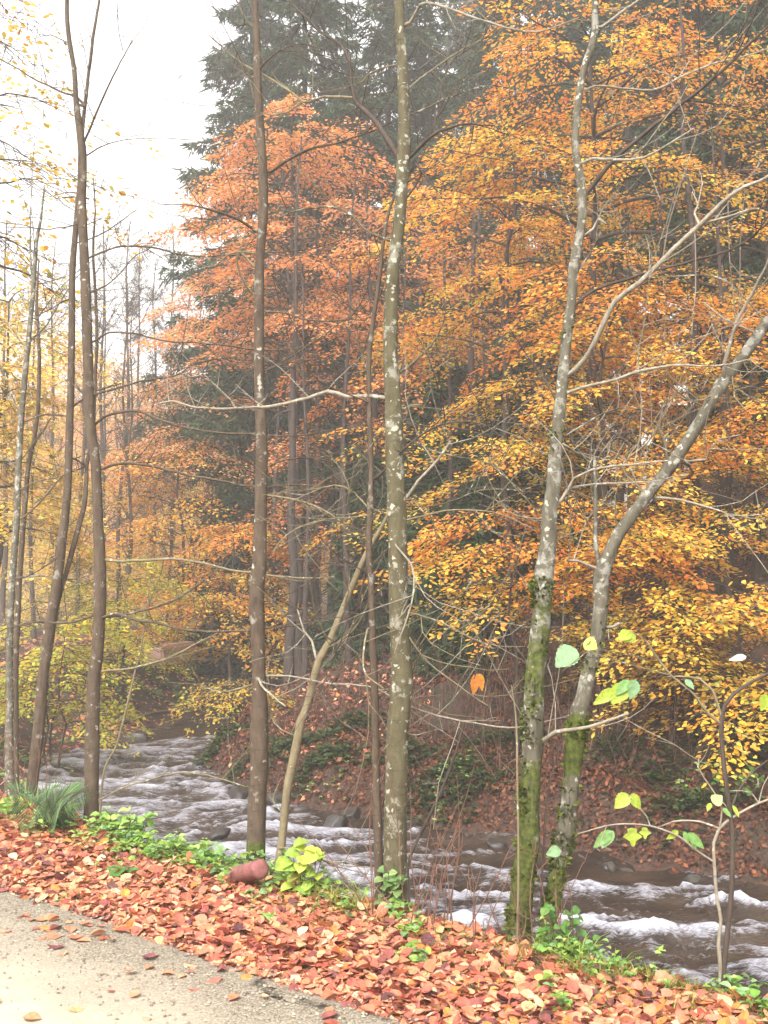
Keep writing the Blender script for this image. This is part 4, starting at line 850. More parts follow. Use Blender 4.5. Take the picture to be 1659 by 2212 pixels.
# strays on the track
N = 650; s_ = 3.2-np.abs(rs.randn(N))*.42; t_ = rs.uniform(-3, 14, N); k = s_ > .5
litter('leaf_litter', s_[k], t_[k], .022+.035*(1-smooth((s_[k]-2.95)/.3)), FALL, FW, .060, 'fold', .10, width=1.1)
# far slope
N = 230000; t_ = rs.uniform(-7, 17, N); s_ = 9.4+rs.rand(N)**1.4*11; x = t_*TV[0]+s_*NV[0]; y = t_*TV[1]+s_*NV[1]; rv = riv(x, y)
k = (rv[0] > .12) & (rv[1] > 0) & (fbm(x*1.1+4, y*1.1, 4) < .44+.2*rs.rand(N)+.05) & (np.abs(x/y) < .62)
SL_SHADED = [(.095, .033, .018), (.062, .023, .014), (.15, .054, .025), (.038, .017, .011), (.21, .082, .036), (.022, .012, .009)]  # brown slope leaves; tree shade put into the colour by darkening it further
litter('leaf_litter', s_[k], t_[k], .015+.03*rs.rand(k.sum()), SL_SHADED, [.26, .24, .2, .14, .08, .08], .056, 'kite', .5, curl=False)
N = 26000; t_ = rs.uniform(-5, 13, N); s_ = rs.uniform(9.2, 12.5, N); x = t_*TV[0]+s_*NV[0]; y = t_*TV[1]+s_*NV[1]; rv = riv(x, y); k = (rv[0] > .03) & (rv[0] < 1.3) & (rv[1] > 0)
litter('leaf_litter', s_[k], t_[k], .01+.03*rs.rand(k.sum()), SL_SHADED, [.26, .24, .2, .14, .08, .08], .058, 'kite', .5, curl=False)
# gravel along the track edge
def gravel(N):
    t_ = rs.uniform(-3, 10, N); s_ = 2.95+rs.randn(N)*.28; k = s_ > 2.0; t_ = t_[k]; s_ = s_[k]; N = len(t_)
    x = t_*TV[0]+s_*NV[0]; y = t_*TV[1]+s_*NV[1]
    oc = np.array([(1, 0, 0), (0, 1, 0), (-1, 0, 0), (0, -1, 0), (0, 0, .7), (0, 0, -.7)]); F = np.array([(0, 1, 4), (1, 2, 4), (2, 3, 4), (3, 0, 4)])
    sz = (.003+.008*rs.rand(N)**3); V = oc[None]*sz[:, None, None]*rs.uniform(.6, 1.4, (N, 6, 3))
    a = rs.rand(N)*6.28; c, s = np.cos(a)[:, None], np.sin(a)[:, None]; V = np.stack([V[..., 0]*c-V[..., 1]*s, V[..., 0]*s+V[..., 1]*c, V[..., 2]], -1)
    V += np.c_[x, y, np.full(N, .018)][:, None]
    L = (np.arange(N)[:, None, None]*6+F[None]).reshape(-1)
    tag(mesh_obj('gravel', V.reshape(-1, 3), L, np.arange(N*4)*3, np.full(N*4, 3), M['litter'], None, False, fcol=np.repeat(palette([(.23, .195, .145), (.29, .25, .19), (.17, .14, .105), (.33, .29, .23)], N, rs), 4, axis=0)), kind='stuff')
gravel(14000)
# grass and low green plants along the top of the bank
def blades(name, pts, n_each, hgt, spreadr, cols, lean=.5):
    pts = np.asarray(pts); N = len(pts)*n_each; b = np.repeat(pts, n_each, axis=0); b = b+np.c_[rs.randn(N)*spreadr, rs.randn(N)*spreadr, np.zeros(N)]
    b[:, 2] = H(b[:, 0], b[:, 1])
    m = 4; tt = np.linspace(0, 1, m); h = rs.uniform(.4, 1.1, N)*hgt; d = np.c_[rs.randn(N), rs.randn(N)]*lean
    wv = np.array((.0035, .003, .002, .0004)); aw = rs.rand(N)*3.14; V = np.zeros((N, m, 2, 3))
    for i, t in enumerate(tt):
        c = b+np.c_[d*(h*t**2)[:, None], h*(t-.35*t**3)]
        for j, sg in enumerate((-1, 1)): V[:, i, j] = c+sg*wv[i]*np.c_[np.cos(aw), np.sin(aw), np.zeros(N)]
    q = np.array([(0, 1, 3, 2), (2, 3, 5, 4), (4, 5, 7, 6)]); L = (np.arange(N)[:, None, None]*8+q[None]).reshape(-1)
    return mesh_obj(name, V.reshape(-1, 3), L, np.arange(N*3)*4, np.full(N*3, 4), M['green'], None, False, fcol=np.repeat(palette(cols, N, rs), 3, axis=0))
GR = [(.10, .19, .025), (.17, .26, .035), (.24, .30, .05), (.32, .33, .09)]
n = 700; t_ = rs.uniform(-3.5, 9, n); s_ = 3.95+.24*rs.randn(n); tag(blades('grass', np.c_[t_*TV[0]+s_*NV[0], t_*TV[1]+s_*NV[1], t_*0], 12, .11, .05, GR), kind='stuff')
for (px, nb, hh) in ((1210, 60, .22), (1330, 120, .14), (1400, 120, .12), (1460, 80, .10), (770, 70, .22), (800, 40, .2), (1240, 60, .18), (700, 40, .1), (300, 50, .14), (30, 60, .18), (1560, 40, .14)):
    yy = 4.0/(.64*(px-CX)/FPX+.768); c = np.array([((px-CX)/FPX*yy, yy, 0)]); c = c+rs.randn(nb//6, 3)*np.array((.12, .07, 0)); tag(blades('grass', c, 8, hh, .03, GR), kind='stuff')
n = 60; t_ = rs.uniform(-3.5, 9, n); s_ = 3.55+.2*rs.randn(n); tag(blades('grass', np.c_[t_*TV[0]+s_*NV[0], t_*TV[1]+s_*NV[1], t_*0], 8, .07, .04, GR), kind='stuff')
LG = [(.20, .36, .06), (.28, .42, .08), (.14, .28, .05), (.34, .44, .12), (.22, .36, .16)]
def cover(spots, seed, cols=None):
    r = np.random.RandomState(seed); P_ = []; D_ = []; S_ = []
    for (px, py, w_, n, sz) in spots:
        c = hit(px, py); wr = w_*c[1]/FPX*.5
        for i in range(n):
            q = c+np.array((r.randn()*wr*.6, r.randn()*.12, 0)); q[2] = Hs(q[0], q[1])+abs(r.randn())*.05+.02; k = r.randint(3, 6); a0 = r.rand()*6.28
            for j in range(k):
                a = a0+j*6.28/k; P_.append(q+np.array((0, 0, r.rand()*.03))); D_.append((math.cos(a), math.sin(a), r.uniform(-.25, .45))); S_.append(sz*r.uniform(.4, 1.05))
    N = len(P_); return leaves('ground_cover', np.array(P_), np.array(D_), np.array((0, 0, 1.))+r.randn(N, 3)*.3, np.array(S_), palette(cols or LG, N, r), M['green'], None, 'fold', fold=.35, curl=-.4, width=1.1)
tag(cover([(230, 1800, 60, 60, .045), (290, 1815, 90, 90, .05), (330, 1850, 90, 75, .05), (390, 1865, 90, 75, .055), (450, 1880, 80, 67, .05), (120, 1800, 80, 60, .045), (20, 1770, 80, 60, .045), (480, 1900, 80, 45, .05),
           (560, 1900, 60, 30, .05), (620, 1915, 60, 39, .05), (700, 1950, 50, 24, .045), (560, 1940, 50, 12, .055), (860, 1990, 60, 15, .045), (1180, 2060, 60, 33, .045), (1240, 2065, 70, 30, .04), (1300, 2080, 60, 21, .035),
           (900, 2090, 40, 9, .05), (1190, 2170, 40, 9, .045), (760, 1980, 50, 18, .04), (1400, 2110, 60, 18, .035), (880, 2040, 60, 7, .05), (1320, 2135, 60, 15, .035), (250, 1870, 60, 12, .04)], 5), kind='stuff')
tag(cover([(40, 1640, 120, 60, .06), (60, 1560, 140, 60, .06), (130, 1660, 90, 40, .05), (30, 1700, 100, 50, .05), (330, 1500, 120, 40, .07), (430, 1490, 120, 30, .07), (1580, 1790, 90, 40, .05), (960, 1700, 80, 24, .05), (700, 1700, 80, 24, .05), (1000, 1660, 90, 20, .05), (1500, 1700, 60, 12, .05), (240, 1480, 90, 30, .07)], 6), kind='stuff')

DG = [(.030, .055, .016), (.045, .075, .02), (.02, .038, .013), (.07, .10, .03)]
tag(cover([(950, 1690, 160, 260, .07), (1010, 1720, 120, 160, .07), (880, 1640, 120, 160, .07), (1500, 1740, 200, 240, .06), (1430, 1690, 120, 120, .06), (700, 1640, 140, 200, .08), (1610, 1650, 140, 160, .06), (620, 1620, 160, 220, .08), (1090, 1600, 160, 200, .07), (780, 1560, 200, 220, .08),
           (1330, 1620, 120, 140, .06), (480, 1600, 100, 160, .08), (540, 1640, 90, 120, .07), (350, 1480, 200, 160, .09), (450, 1470, 200, 160, .09), (1560, 1560, 200, 200, .06)], 8, DG), kind='stuff')
# ------------------------------------------------------------------ single plants
def leaf_part(parent, pos, d, n, size, col, shape='fold', fold=.3, curl=-.4, width=1.0, name='leaf', mat='green'):
    r = np.array(parent.location); return leaves(name, np.array([pos])-r, np.array([d], float), np.array([n], float), size, np.array([col]), M[mat], parent, shape, fold=fold, curl=curl, width=width, smooth_=True)
def big_leaf(parent, pos, d, n, size, col, width=.9, lobes=0, name='leaf', mat='green', droop=.35, tooth=.03):
    """one broad leaf with a toothed edge, midrib fold and droop"""
    r = np.array(parent.location); d = nrmz(np.array(d, float)); n = np.array(n, float); n = nrmz(n-(n@d)*d); b = np.cross(n, d)
    m = 15; u = np.linspace(0, 1, m); wd = np.sin(np.pi*u**.8)**.8*.5*width*(1-.25*u); wd = wd*(1+tooth*4*(np.arange(m) % 2-.5))
    if lobes: wd *= (1+.35*np.cos(u*math.pi*lobes*2))
    wd[0] = .01; wd[-1] = .004; V = []; 
    for i in range(m):
        for v in (-1, -.5, 0, .5, 1):
            lift = .16*abs(v)*wd[i]*2-droop*u[i]**2+.02*math.sin(u[i]*22+v*3)
            V.append(np.array(pos)-r+size*(u[i]*d+v*wd[i]*b+lift*n*.6+np.array((0, 0, -droop*u[i]**2*.3))))
    q = [(i*5+j, i*5+j+1, (i+1)*5+j+1, (i+1)*5+j) for i in range(m-1) for j in range(4)]
    return mesh_obj(name, V, np.array(q).ravel(), np.arange(len(q))*4, np.full(len(q), 4), M[mat], parent, True, fcol=np.tile(np.array(col)*np.ones(3), (len(q), 1)))

# leafy sapling at the lower right: dark stem
def sapling(label, trunk, mat, brs, lv, Y=None, seed=1, name='sapling', flare=1.1, twd=1.2):
    rs = np.random.RandomState(seed); kx = (trunk[0][0]-CX)/FPX; Y = Y or 4.1/(.64*kx+.768)
    pts, rr = traced(trunk, Y); gz = Hs(pts[0][0], pts[0][1]); root = empty(name, (pts[0][0], pts[0][1], gz)); root['_abs'] = 1
    pts = np.vstack([[pts[0][0], pts[0][1], min(pts[0][2], gz)-.1], pts]); rr = np.r_[rr[0]*flare, rr]; line, lr = smooth_line(pts, rr, .03)
    tb = Tubes(); tb.add(line, lr, 9, .1); tb.build('stem', M[mat], root)
    for br in brs:
        q, qr = traced(br[0], Y, br[1]); j = np.argmin(np.linalg.norm(line-q[0], axis=1))
        if np.linalg.norm(line[j]-q[0]) < .12: q[0] = line[j]
        q[1:] += rs.randn(len(q)-1, 3)*.004
        ql, qlr = smooth_line(q, np.maximum(qr, .0012), .03); t2 = Tubes(); t2.add(ql, qlr, 6, .15); twiglets(t2, ql, qlr, rs, twd, (.05, .2), .2, .002); t2.build('branch', M[br[2] if len(br) > 2 else mat], root)
    for l in lv:      # px, py of leaf base, tip px, py, colour, width
        p0 = P(l[0], l[1], Y+l[6] if len(l) > 6 else Y); p1 = P(l[2], l[3], (Y+l[6] if len(l) > 6 else Y)-.02); d = p1-p0; L = np.linalg.norm(d)
        big_leaf(root, p0, d, np.array((rs.randn()*.3, -1, .35)), L, l[4], l[5], droop=.1, lobes=l[7] if len(l) > 7 else 0)
    del root['_abs']; tag(root, label, 'sapling'); return root, Y
LIME = (.33, .42, .05); LG2 = (.17, .32, .08); PALEG = (.22, .37, .18); YL = (.62, .50, .12); WHT = (.62, .66, .55)
sapling('slim dark sapling near the right edge, forking at leaf height with broad green leaves', D(1557, 2160, 12, 1569, 2035, 12, 1579, 1935, 11, 1582, 1810, 11, 1574, 1735, 11, 1562, 1635, 10, 1559, 1550, 10, 1579, 1505, 8, 1629, 1470, 7, 1659, 1455, 6, 1720, 1420, 4), 'bark_mid',
    [(D(1557, 1540, 6, 1539, 1490, 6, 1514, 1465, 5, 1469, 1460, 4, 1440, 1462, 2), .05, 'bark_pale'), (D(1554, 1570, 6, 1529, 1540, 6, 1494, 1495, 5, 1449, 1459, 4, 1420, 1415, 4, 1394, 1384, 3, 1362, 1366, 2), .0, 'bark_pale'),
     (D(1449, 1459, 3, 1380, 1440, 2, 1320, 1425, 2, 1270, 1410, 2), -.05, 'bark_pale'), (D(1580, 1760, 6, 1600, 1700, 5, 1640, 1655, 4, 1700, 1620, 3), .2),
     (D(1395, 1425, 2, 1360, 1415, 2, 1300, 1400, 1.5), .0, 'twig'), (D(1215, 1450, 2, 1225, 1440, 2, 1270, 1408, 2), -.05, 'bark_pale')],
    [(1245, 1402, 1200, 1438, PALEG, 1.0), (1285, 1385, 1262, 1405, LG2, .5), (1262, 1385, 1290, 1400, YL, 1.2), (1362, 1366, 1335, 1380, LIME, .9), (1372, 1370, 1348, 1385, LIME, .8),
     (1330, 1490, 1282, 1520, LIME, .5), (1350, 1478, 1322, 1520, LIME, .85), (1360, 1470, 1330, 1500, LG2, .6), (1372, 1468, 1362, 1510, PALEG, .75), (1480, 1468, 1500, 1488, PALEG, .6), (1612, 1418, 1575, 1424, WHT, .4),
     (1655, 1500, 1645, 1535, LIME, .8)], seed=31, name='sapling', twd=.6)
sapling('pale thin sapling right in front of the dark one, with drooping yellow-green lobed leaves', D(1556, 2085, 9, 1552, 2040, 8, 1557, 1985, 7, 1549, 1945, 7, 1544, 1885, 7, 1542, 1820, 7, 1554, 1790, 7, 1584, 1765, 6, 1639, 1735, 5, 1700, 1715, 4), 'branch_pale',
    [(D(1539, 1860, 5, 1500, 1835, 5, 1469, 1810, 4, 1404, 1785, 4, 1329, 1785, 3, 1244, 1800, 2), -.05), (D(1554, 1790, 5, 1514, 1775, 4, 1454, 1772, 4, 1424, 1783, 2), .05), (D(1404, 1783, 3, 1397, 1765, 3, 1384, 1745, 3, 1359, 1715, 2), 0),
     (D(1558, 1785, 4, 1556, 1750, 4, 1544, 1715, 3, 1524, 1680, 3, 1510, 1660, 3, 1506, 1635, 2), .0), (D(1585, 1765, 3, 1560, 1735, 3, 1540, 1720, 2), .05), (D(1630, 1740, 3, 1625, 1715, 3, 1605, 1710, 2, 1570, 1712, 2), .05), (D(1639, 1735, 3, 1650, 1700, 2, 1662, 1670, 2), .05)],
    [(1358, 1716, 1328, 1745, LIME, .8, 0), (1364, 1714, 1383, 1748, LIME, .7, 0), (1322, 1795, 1282, 1830, LG2, .5, 0), (1325, 1795, 1300, 1832, (.25, .42, .16), .5, 0), (1365, 1788, 1368, 1828, LIME, .9, 0, 2), (1392, 1787, 1394, 1812, LIME, .9, 0, 2),
     (1465, 1795, 1440, 1812, LIME, .5, 0), (1478, 1796, 1487, 1822, LG2, .5, 0), (1485, 1800, 1522, 1832, LG2, .5, 0), (1488, 1802, 1505, 1835, LG2, .45, 0), (1540, 1735, 1560, 1718, (.6, .6, .3), 1.1, 0), (1535, 1735, 1528, 1752, LIME, .6, 0),
     (1562, 1745, 1580, 1765, LG2, .5, 0), (1583, 1740, 1597, 1765, LIME, .4, 0), (1210, 1835, 1180, 1845, PALEG, .8, 0)], seed=32, twd=1.2)
# shrub stem with the hanging dry leaf
sapling('wispy leaning stem with a dry orange leaf hanging at its tip', D(884, 1960, 6, 884, 1860, 7, 929, 1760, 7, 969, 1670, 6, 1004, 1560, 5, 1019, 1485, 4, 1030, 1440, 3, 1036, 1354, 2), 'bark_mid',
    [(D(1034, 1430, 3, 1050, 1400, 2, 1068, 1370, 2), 0), (D(970, 1675, 3, 1000, 1672, 2, 1035, 1680, 1.5), 0), (D(950, 1710, 3, 925, 1680, 2, 895, 1630, 2), .1)],
    [(1030, 1455, 1022, 1500, (.55, .20, .03), .5), (1036, 1455, 1042, 1492, (.60, .24, .03), .5)], seed=33, Y=6.6)
for k, (tr, lab) in enumerate(((D(220, 1700, 5, 255, 1600, 5, 292, 1450, 4, 305, 1400, 3, 325, 1250, 2), 'thin pale sapling leaning right over the foam beside the forked stem'),
                               (D(1118, 2010, 5, 1120, 1880, 5, 1118, 1700, 5, 1115, 1560, 4, 1105, 1480, 2), 'thin rod-like shoot rising close against the left side of the mossy pair'),
                               (D(1168, 1990, 5, 1172, 1880, 4, 1180, 1740, 4, 1196, 1660, 3, 1210, 1600, 2), 'thin twig rising in the gap between the mossy pair'))):
    sapling(lab, tr, 'bark_pale' if k != 2 else 'bark_mid', [], [], seed=35+k, twd=1, Y=(9.5, 4.75, 4.9)[k])
def rods(cx, py, w_, n, hgt, seed, label):
    r = np.random.RandomState(seed); c = hit(cx, py); root = empty('bare_shrub', c); root['_abs'] = 1; tb = Tubes()
    for i in range(n):
        p = c+np.array((r.randn()*w_, r.randn()*.08, 0)); p[2] = Hs(p[0], p[1])-.03; d = nrmz(np.array((r.randn()*.25, r.randn()*.25, 1))); q = [p]; L = hgt*r.uniform(.4, 1)
        for j in range(6): d = nrmz(d+r.randn(3)*.09); q.append(q[-1]+d*L/6)
        tb.add(np.array(q), np.linspace(.0035, .0013, 7), 4); twiglets(tb, np.array(q), np.linspace(.0035, .0013, 7), r, 3, (.06, .2), .3, .0018)
    tb.build('stems', M['twig_red'], root); del root['_abs']; tag(root, label, 'shrub')
rods(1045, 2020, .14, 14, .65, 1, 'low clump of thin reddish twigs left of the mossy pair')
rods(900, 2000, .10, 14, .9, 2, 'bare twiggy shoots at the right foot of the thick lichened trunk')
rods(1180, 2030, .06, 9, .6, 3, 'reddish twigs between the feet of the mossy pair')
for i, (px, py) in enumerate(((640, 1600), (740, 1560), (930, 1560), (1010, 1600), (1080, 1520), (1230, 1640), (1330, 1590), (1480, 1650), (560, 1560), (1400, 1450))):
    rods(px, py, .45, 22, 1.5, 20+i, 'dark leafless shrub on the shady far slope, %s from the left' % ord_(sorted((640, 740, 930, 1010, 1080, 1230, 1330, 1480, 560, 1400)).index(px)))
rods(20, 1740, .2, 12, .9, 4, 'bare twigs around the foot of the leftmost grey stem')

# fern
def fern(px, py, label, n=11, L=.62, seed=3, heads=None):
    r = np.random.RandomState(seed); c = hit(px, py); root = empty('fern', c); 
    for k in range(n):
        a = math.pi*(.08+.84*k/(n-1))+r.randn()*.15 if heads is None else heads[k]; l = L*r.uniform(.75, 1.1)
        d = np.array((math.cos(a), -.35+.5*r.randn()*.5, 0)); m = 26; t = np.linspace(0, 1, m)
        up = r.uniform(.75, 1.1); q = np.outer(t*l*.55, d); q[:, 2] = l*up*(t-.42*t**2.4); q[:, 0] += .10*t*l
        tb = Tubes(); tb.add(q[::3], np.linspace(.004, .0015, len(q[::3])), 4)
        pos = []; dd = []; nn = []; sz = []
        T = nrmz(np.gradient(q, axis=0))
        for i in range(3, m):
            w_ = .20*math.sin(math.pi*min(1, (t[i]*.85+.15))**.9)+.012; sd = nrmz(np.cross(T[i], (0, -.6, 1.)))
            for sg in (-1, 1): pos.append(q[i]); dd.append(sd*sg+T[i]*.35-np.array((0, 0, .25))); nn.append((0, -.5, 1)); sz.append(w_*l/.62)
        fr = tb.build('frond', M['twig'], root)
        N = len(pos); leaves('pinnae', np.array(pos), np.array(dd), np.array(nn)+r.randn(N, 3)*.12, np.array(sz), palette([(.085, .15, .055), (.14, .21, .08), (.06, .11, .045)], N, r), M['green'], fr, 'kite', width=.11)
    tag(root, label, 'fern'); return root
fern(95, 1800, 'arching green fern at the bank edge below the dark leaning trunk', 8, .60, 3, [1.5, 1.25, 1.0, .75, .5, 1.9, .2, 2.5])
fern(395, 1520, 'small fern on the far bank left of the straight brown trunk', 7, .55, 8)
# broad-leaved rosettes
def rosette(px, py, label, n, L, col, seed, name='broadleaf_plant', width=.6, up=.5, lift=.03):
    r = np.random.RandomState(seed); c = hit(px, py)+np.array((0, 0, .03)); root = empty(name, c)
    for k in range(n):
        a = k*6.28/n+r.randn()*.3; p = c+np.array((0, 0, lift*r.rand())); cc = np.array(col)*r.uniform(.8, 1.2)
        big_leaf(root, p, (math.cos(a), math.sin(a), up*r.uniform(.6, 1.3)), (0, 0, 1), L*r.uniform(.7, 1.15), cc, width, droop=.7)
    tag(root, label, 'plant')
rosette(262, 1898, 'dark green broad-leaved rosette lying on the orange leaves below the forked stem', 8, .17, (.10, .24, .05), 1)
rosette(570, 1995, 'flat pair of pale lime leaves on the orange litter', 4, .13, (.30, .45, .12), 2, width=.8, up=.12)
rosette(560, 1895, 'small green leafy plant in front of the terracotta pipe', 6, .10, (.20, .40, .09), 3, width=.8)
rosette(1240, 2062, 'green leafy plant at the foot of the silver-barked mossy tree', 9, .11, (.13, .28, .06), 4, width=.7, up=1.1)
rosette(885, 2085, 'small green rosette in the orange litter below the thick lichened trunk', 5, .09, (.24, .42, .09), 5, width=.8)
rosette(850, 1930, 'pale green leaves sprouting at the foot of the thick lichened trunk', 5, .11, (.30, .46, .16), 7, width=.7, up=.9)
def bushy(px, py, label, seed, n=7, hgt=.28, col=((.42, .52, .08), (.50, .52, .10), (.34, .48, .08)), sz=.075, w=.22, name='leafy_plant'):
    r = np.random.RandomState(seed); c = hit(px, py); root = empty(name, c); tb = Tubes(); Pp = []; Dd = []
    for k in range(n):
        x = (k/(n-1)-.5)*w+r.randn()*.02; d = nrmz(np.array((x*1.5+r.randn()*.1, r.randn()*.2, 1))); L = hgt*r.uniform(.6, 1); q = np.array([(x*.3, 0, -.02)]+[np.array((x*.3, 0, 0))+d*L*t for t in (.35, .7, 1)])
        tb.add(q, (.003, .0025, .002, .0015), 4)
        for t in (.45, .65, .85, 1, 1):
            Pp.append(q[0]*(1-t)+q[-1]*t); a = r.rand()*6.28; Dd.append((math.cos(a), math.sin(a)*.6-.3, r.uniform(-.6, .2)))
    tb.build('stems', M['twig'], root); N = len(Pp)
    leaves('leaf_cluster', np.array(Pp), np.array(Dd), np.array((0, -.5, 1.))+r.randn(N, 3)*.3, r.uniform(sz*.7, sz*1.3, N), palette(list(col), N, r), M['green'], root, 'fold', fold=.35, curl=-.5, width=1.25); tag(root, label, 'plant')
bushy(655, 1945, 'yellow-green leafy plant at the bank edge right of the pale leaning stem', 1)
bushy(235, 1815, 'bright green leafy plant at the foot of the forked stem', 2, 6, .20, ((.30, .48, .10), (.40, .52, .14)), .055)
bushy(300, 1825, 'light green nettle-like plant against the foam, right of the forked stem', 3, 8, .24, ((.26, .46, .10), (.36, .52, .14)), .055)
bushy(1205, 2050, 'clump of green leaves between the feet of the mossy pair', 4, 7, .26, ((.08, .19, .04), (.14, .27, .06)), .042)
bushy(845, 1975, 'pale green shoots leaning on the thick lichened trunk', 6, 5, .22, ((.24, .36, .12), (.18, .30, .09)), .05, .14)
bushy(1590, 1730, 'low green plants on the far slope by the right edge', 7, 9, .4, ((.14, .30, .06), (.2, .36, .08)), .07, .7)
# a few large upright dead leaves
for i, (px, py, s_, cc) in enumerate(((215, 1862-20, .085, (.62, .24, .04)), (430, 1880, .11, (.42, .17, .08)), (455, 1895, .09, (.55, .20, .10)), (1450, 2150, .10, (.55, .25, .15)), (255, 1870, .07, (.25, .08, .05)))):
    c = hit(px, py)+np.array((0, 0, .02)); root = empty('dead_leaf', c); big_leaf(root, c, ((-1)**i*.5, -.2, .8), (0, -1, .5), s_, cc, 1.0, name='blade', mat='litter', droop=.3, lobes=1)
    tag(root, ['bright orange leaf standing up beside the fern', 'large brown curled leaf left of the terracotta pipe', 'salmon curled leaf just right of the large brown one', 'large tan leaf at the bank edge left of the saplings', 'dark brown curled leaf below the foot of the forked stem'][i], 'leaf', 'upright dead leaves')

# ------------------------------------------------------------------ pipe, slab, fallen branch, stones
M['clay'] = plainmat('dusky_clay', (.19, .065, .06), .75, .45, 26, .3)
def pipe():
    c0 = P(505, 1893, 5.75); c1 = P(562, 1877, 5.45); r = .046; root = empty('drain_pipe', (c0+c1)/2); root['_abs'] = 1
    d = nrmz(c1-c0); tb = Tubes(); n = 10
    pts = [c0-d*.15+d*.62*t*1.0 for t in np.linspace(0, np.linalg.norm(c1-c0+d*.15)/.62, n)]; tb.add(np.array(pts), np.r_[np.full(n-1, r), r*.985], 28, .01); tb.build('pipe_wall', M['clay'], root)
    tb = Tubes(); e = pts[-1]; q = [e-d*.004, e+d*.001, e+d*.005, e+d*.007]; tb.add(np.array(q), (r*1.0, r*.97, r*.7, .0005), 28); tb.build('end_cap', M['clay'], root)
    tb = Tubes(); tb.add(np.array([e-d*.018, e-d*.016, e-d*.002, e-d*.0005]), (r*1.0, r*1.045, r*1.045, r*1.0), 28, .01); tb.build('rim', M['clay'], root)
    del root['_abs']; tag(root, 'dusky red drain pipe poking out of the leaves by the straight brown trunk', 'pipe')
pipe()
def rock(name, loc, size, seed, mat, label, cat, group=None, flat=.6, sub=4):
    import bmesh
    bm = bmesh.new(); bmesh.ops.create_icosphere(bm, subdivisions=sub, radius=1); r = np.random.RandomState(seed); o = r.rand(3)*50
    pl = nrmz(r.randn(9, 3)); cut = r.uniform(.45, .85, 9)
    for v in bm.verts:
        p = np.array(v.co)
        for n_, c_ in zip(pl, cut):
            k = p@n_
            if k > c_: p = p-n_*(k-c_)*.85
        p = p*(1+.22*(float(fbm(p[0]*2+o[0]+p[2], p[1]*2+o[1], 4))-.45))
        v.co = Vector((p[0]*size[0], p[1]*size[1], p[2]*size[2]*flat))
    me = bpy.data.meshes.new(name); bm.to_mesh(me); bm.free(); me.materials.append(M[mat])
    for p in me.polygons: p.use_smooth = True
    ob = bpy.data.objects.new(name, me); COL.objects.link(ob); ob.location = [float(v) for v in loc]; ob.rotation_euler = (0, 0, r.rand()*3)
    tag(ob, label, cat, group); return ob
M['wet_stone'] = plainmat('wet_stone', (.022, .017, .015), .5, .5, 9, .8)
M['stone'] = plainmat('stone', (.035, .030, .022), .8, .5, 9, .8)
def onwater(px, py):
    q = P(px, py, 1.0)-np.array((0, 0, CAMZ)); k = (WZ-CAMZ)/q[2]; return np.array((q[0]*k, k, WZ))
WR = [(478, 1808, .17, .10, 'dark wet stone breaking the foam left of the straight brown trunk'), (512, 1722, .30, .12, 'flat dark stone at the water behind the straight brown trunk'), (725, 1782, .20, .12, 'dark stone in the water just right of the pale leaning stem'),
      (420, 1655, .28, .12, 'dark stone ledge at the inside of the bend'), (530, 1850, .10, .06, 'small dark stone at the water left of the straight trunk foot'), (760, 1765, .22, .12, 'dark stone at the far waterline left of the thin upright stem'),
      (915, 1770, .22, .13, 'dark stone at the far waterline right of the thick lichened trunk'), (985, 1760, .25, .15, 'low dark stone at the far waterline above the long foam streak'), (1520, 1862, .22, .14, 'dark stone at the far waterline left of the dark sapling'),
      (1640, 1880, .30, .18, 'dark stone at the far waterline at the right edge'), (1330, 1810, .2, .1, 'dark stone at the far waterline right of the mossy pair'), (1060, 1762, .24, .12, 'dark stone at the far waterline left of the mossy pair'),
      (600, 1730, .24, .10, 'dark stone at the far waterline behind the pale leaning stem'), (300, 1590, .3, .13, 'dark stone on the far bank where the stream bends away'), (210, 1630, .2, .1, 'small stone at the left bank behind the forked stem')]
for i, (px, py, a, b, lab) in enumerate(WR):
    l = onwater(px, py); rock('stone', l+np.array((0, 0, .0)), (a, a*.7, b), 100+i, 'wet_stone', lab, 'stone', 'stones in and along the stream', 1.0)
rs = random.Random(12); pxs = sorted(rs.uniform(590, 1680) for _ in range(18))
for i, px in enumerate(pxs):        # smaller stones along the far edge of the water
    Y = np.arange(6, 22, .02); X = (px-CX)/FPX*Y; e, sd, _, _ = riv(X, Y); k = np.argmax((e > -.12) & (sd > 0) & (Y > 8)); a = rs.uniform(.06, .17)
    rock('stone', (X[k], Y[k], WZ+rs.uniform(-.03, .0)), (a, a*rs.uniform(.6, .9), a*rs.uniform(.4, .7)), 300+i, 'wet_stone' if i % 2 else 'stone', 'small dark stone on the far waterline, %s from the left' % ord_(i), 'stone', 'small stones on the far waterline', 1.0, 3)
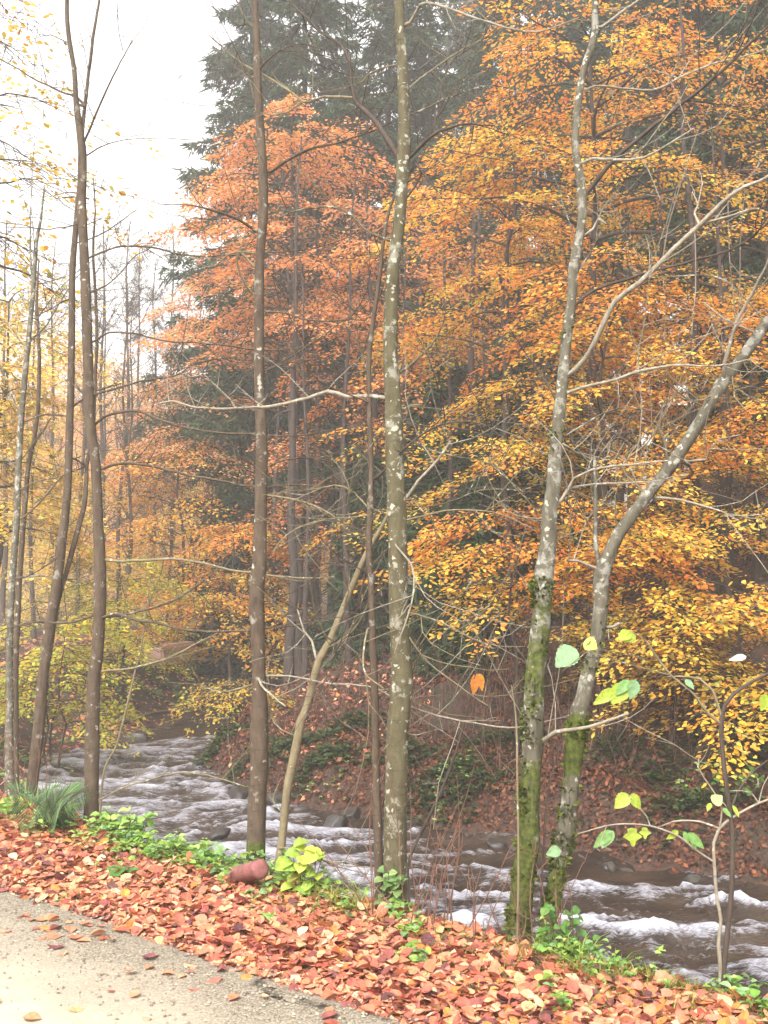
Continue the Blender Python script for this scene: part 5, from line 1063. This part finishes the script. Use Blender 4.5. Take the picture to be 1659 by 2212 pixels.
# submerged boulders that make the water stand up
l = onwater(1000, 2000)
c = hit(365, 1425, 60)
M['pink_stone'] = plainmat('pink_stone', (.50, .32, .26), .8, .15, 8, .4)
def slab():
    import bmesh
    Y = 24.0; a = P(330, 1398, Y); b = P(405, 1386, Y+1.5); bm = bmesh.new(); bmesh.ops.create_cube(bm, size=1)
    L = np.linalg.norm(b-a); bmesh.ops.scale(bm, vec=(L, .5, .42), verts=bm.verts); bmesh.ops.bevel(bm, geom=list(bm.edges), offset=.05, segments=3, affect='EDGES')
    bmesh.ops.subdivide_edges(bm, edges=list(bm.edges), cuts=3, use_grid_fill=True)
    for v in bm.verts: v.co += Vector((0, 0, .03*(float(fbm(v.co.x*5+3, v.co.y*5+v.co.z*3, 3))-.45)))
    me = bpy.data.meshes.new('stone_block'); bm.to_mesh(me); bm.free(); me.materials.append(M['pink_stone'])
    ob = bpy.data.objects.new('stone_block', me); COL.objects.link(ob); m_ = (a+b)/2; ob.location = (m_[0], m_[1], m_[2]-.2); d = b-a; ob.rotation_euler = (0, -math.atan2(d[2], np.hypot(d[0], d[1])), math.atan2(d[1], d[0]))
    tag(ob, 'pale pink stone block lying among the bushes beyond the stream bend', 'stone block')
slab()
def logline(pts, label, mat='bark_pale', seed=1, name='fallen_branch'):
    out = []; rr = []
    for px, py, w_ in pts:
        h = hit(px, py, 60); h[2] += .06; out.append(h); rr.append(rad(w_, h[1]))
    q, r = smooth_line(np.array(out), rr, .1); root = empty(name, q[0]); root['_abs'] = 1; tb = Tubes(); tb.add(q, r, 8, .12); twiglets(tb, q, r, np.random.RandomState(seed), 1.2, (.2, .6), .4, .006)
    tb.build('bough', M[mat], root); del root['_abs']; tag(root, label, 'branch')
logline(D(220, 1575, 7, 280, 1560, 7, 340, 1545, 6, 400, 1540, 5, 480, 1535, 3), 'long pale fallen branch lying on the far bank at the bend')
logline(D(1395, 1660, 3, 1385, 1620, 3, 1388, 1560, 3), 'broken stick leaning on the leafy slope right of the mossy pair', 'bark_mid', 2)
# ------------------------------------------------------------------ mist
def haze():
    import bmesh
    m = bpy.data.materials.new('mist'); m.use_nodes = True; t = m.node_tree; t.nodes.clear(); o = t.nodes.new('ShaderNodeOutputMaterial')
    v = t.nodes.new('ShaderNodeVolumePrincipled'); v.inputs['Color'].default_value = (.99, .975, .95, 1); v.inputs['Density'].default_value = HAZE; v.inputs['Anisotropy'].default_value = .2
    t.links.new(v.outputs[0], o.inputs['Volume'])
    bm = bmesh.new(); bmesh.ops.create_cube(bm, size=1); me = bpy.data.meshes.new('haze'); bm.to_mesh(me); bm.free(); me.materials.append(m)
    ob = bpy.data.objects.new('haze', me); COL.objects.link(ob); ob.scale = (470, 470, 72); ob.location = (0, 10, 33); tag(ob, kind='stuff')
haze()
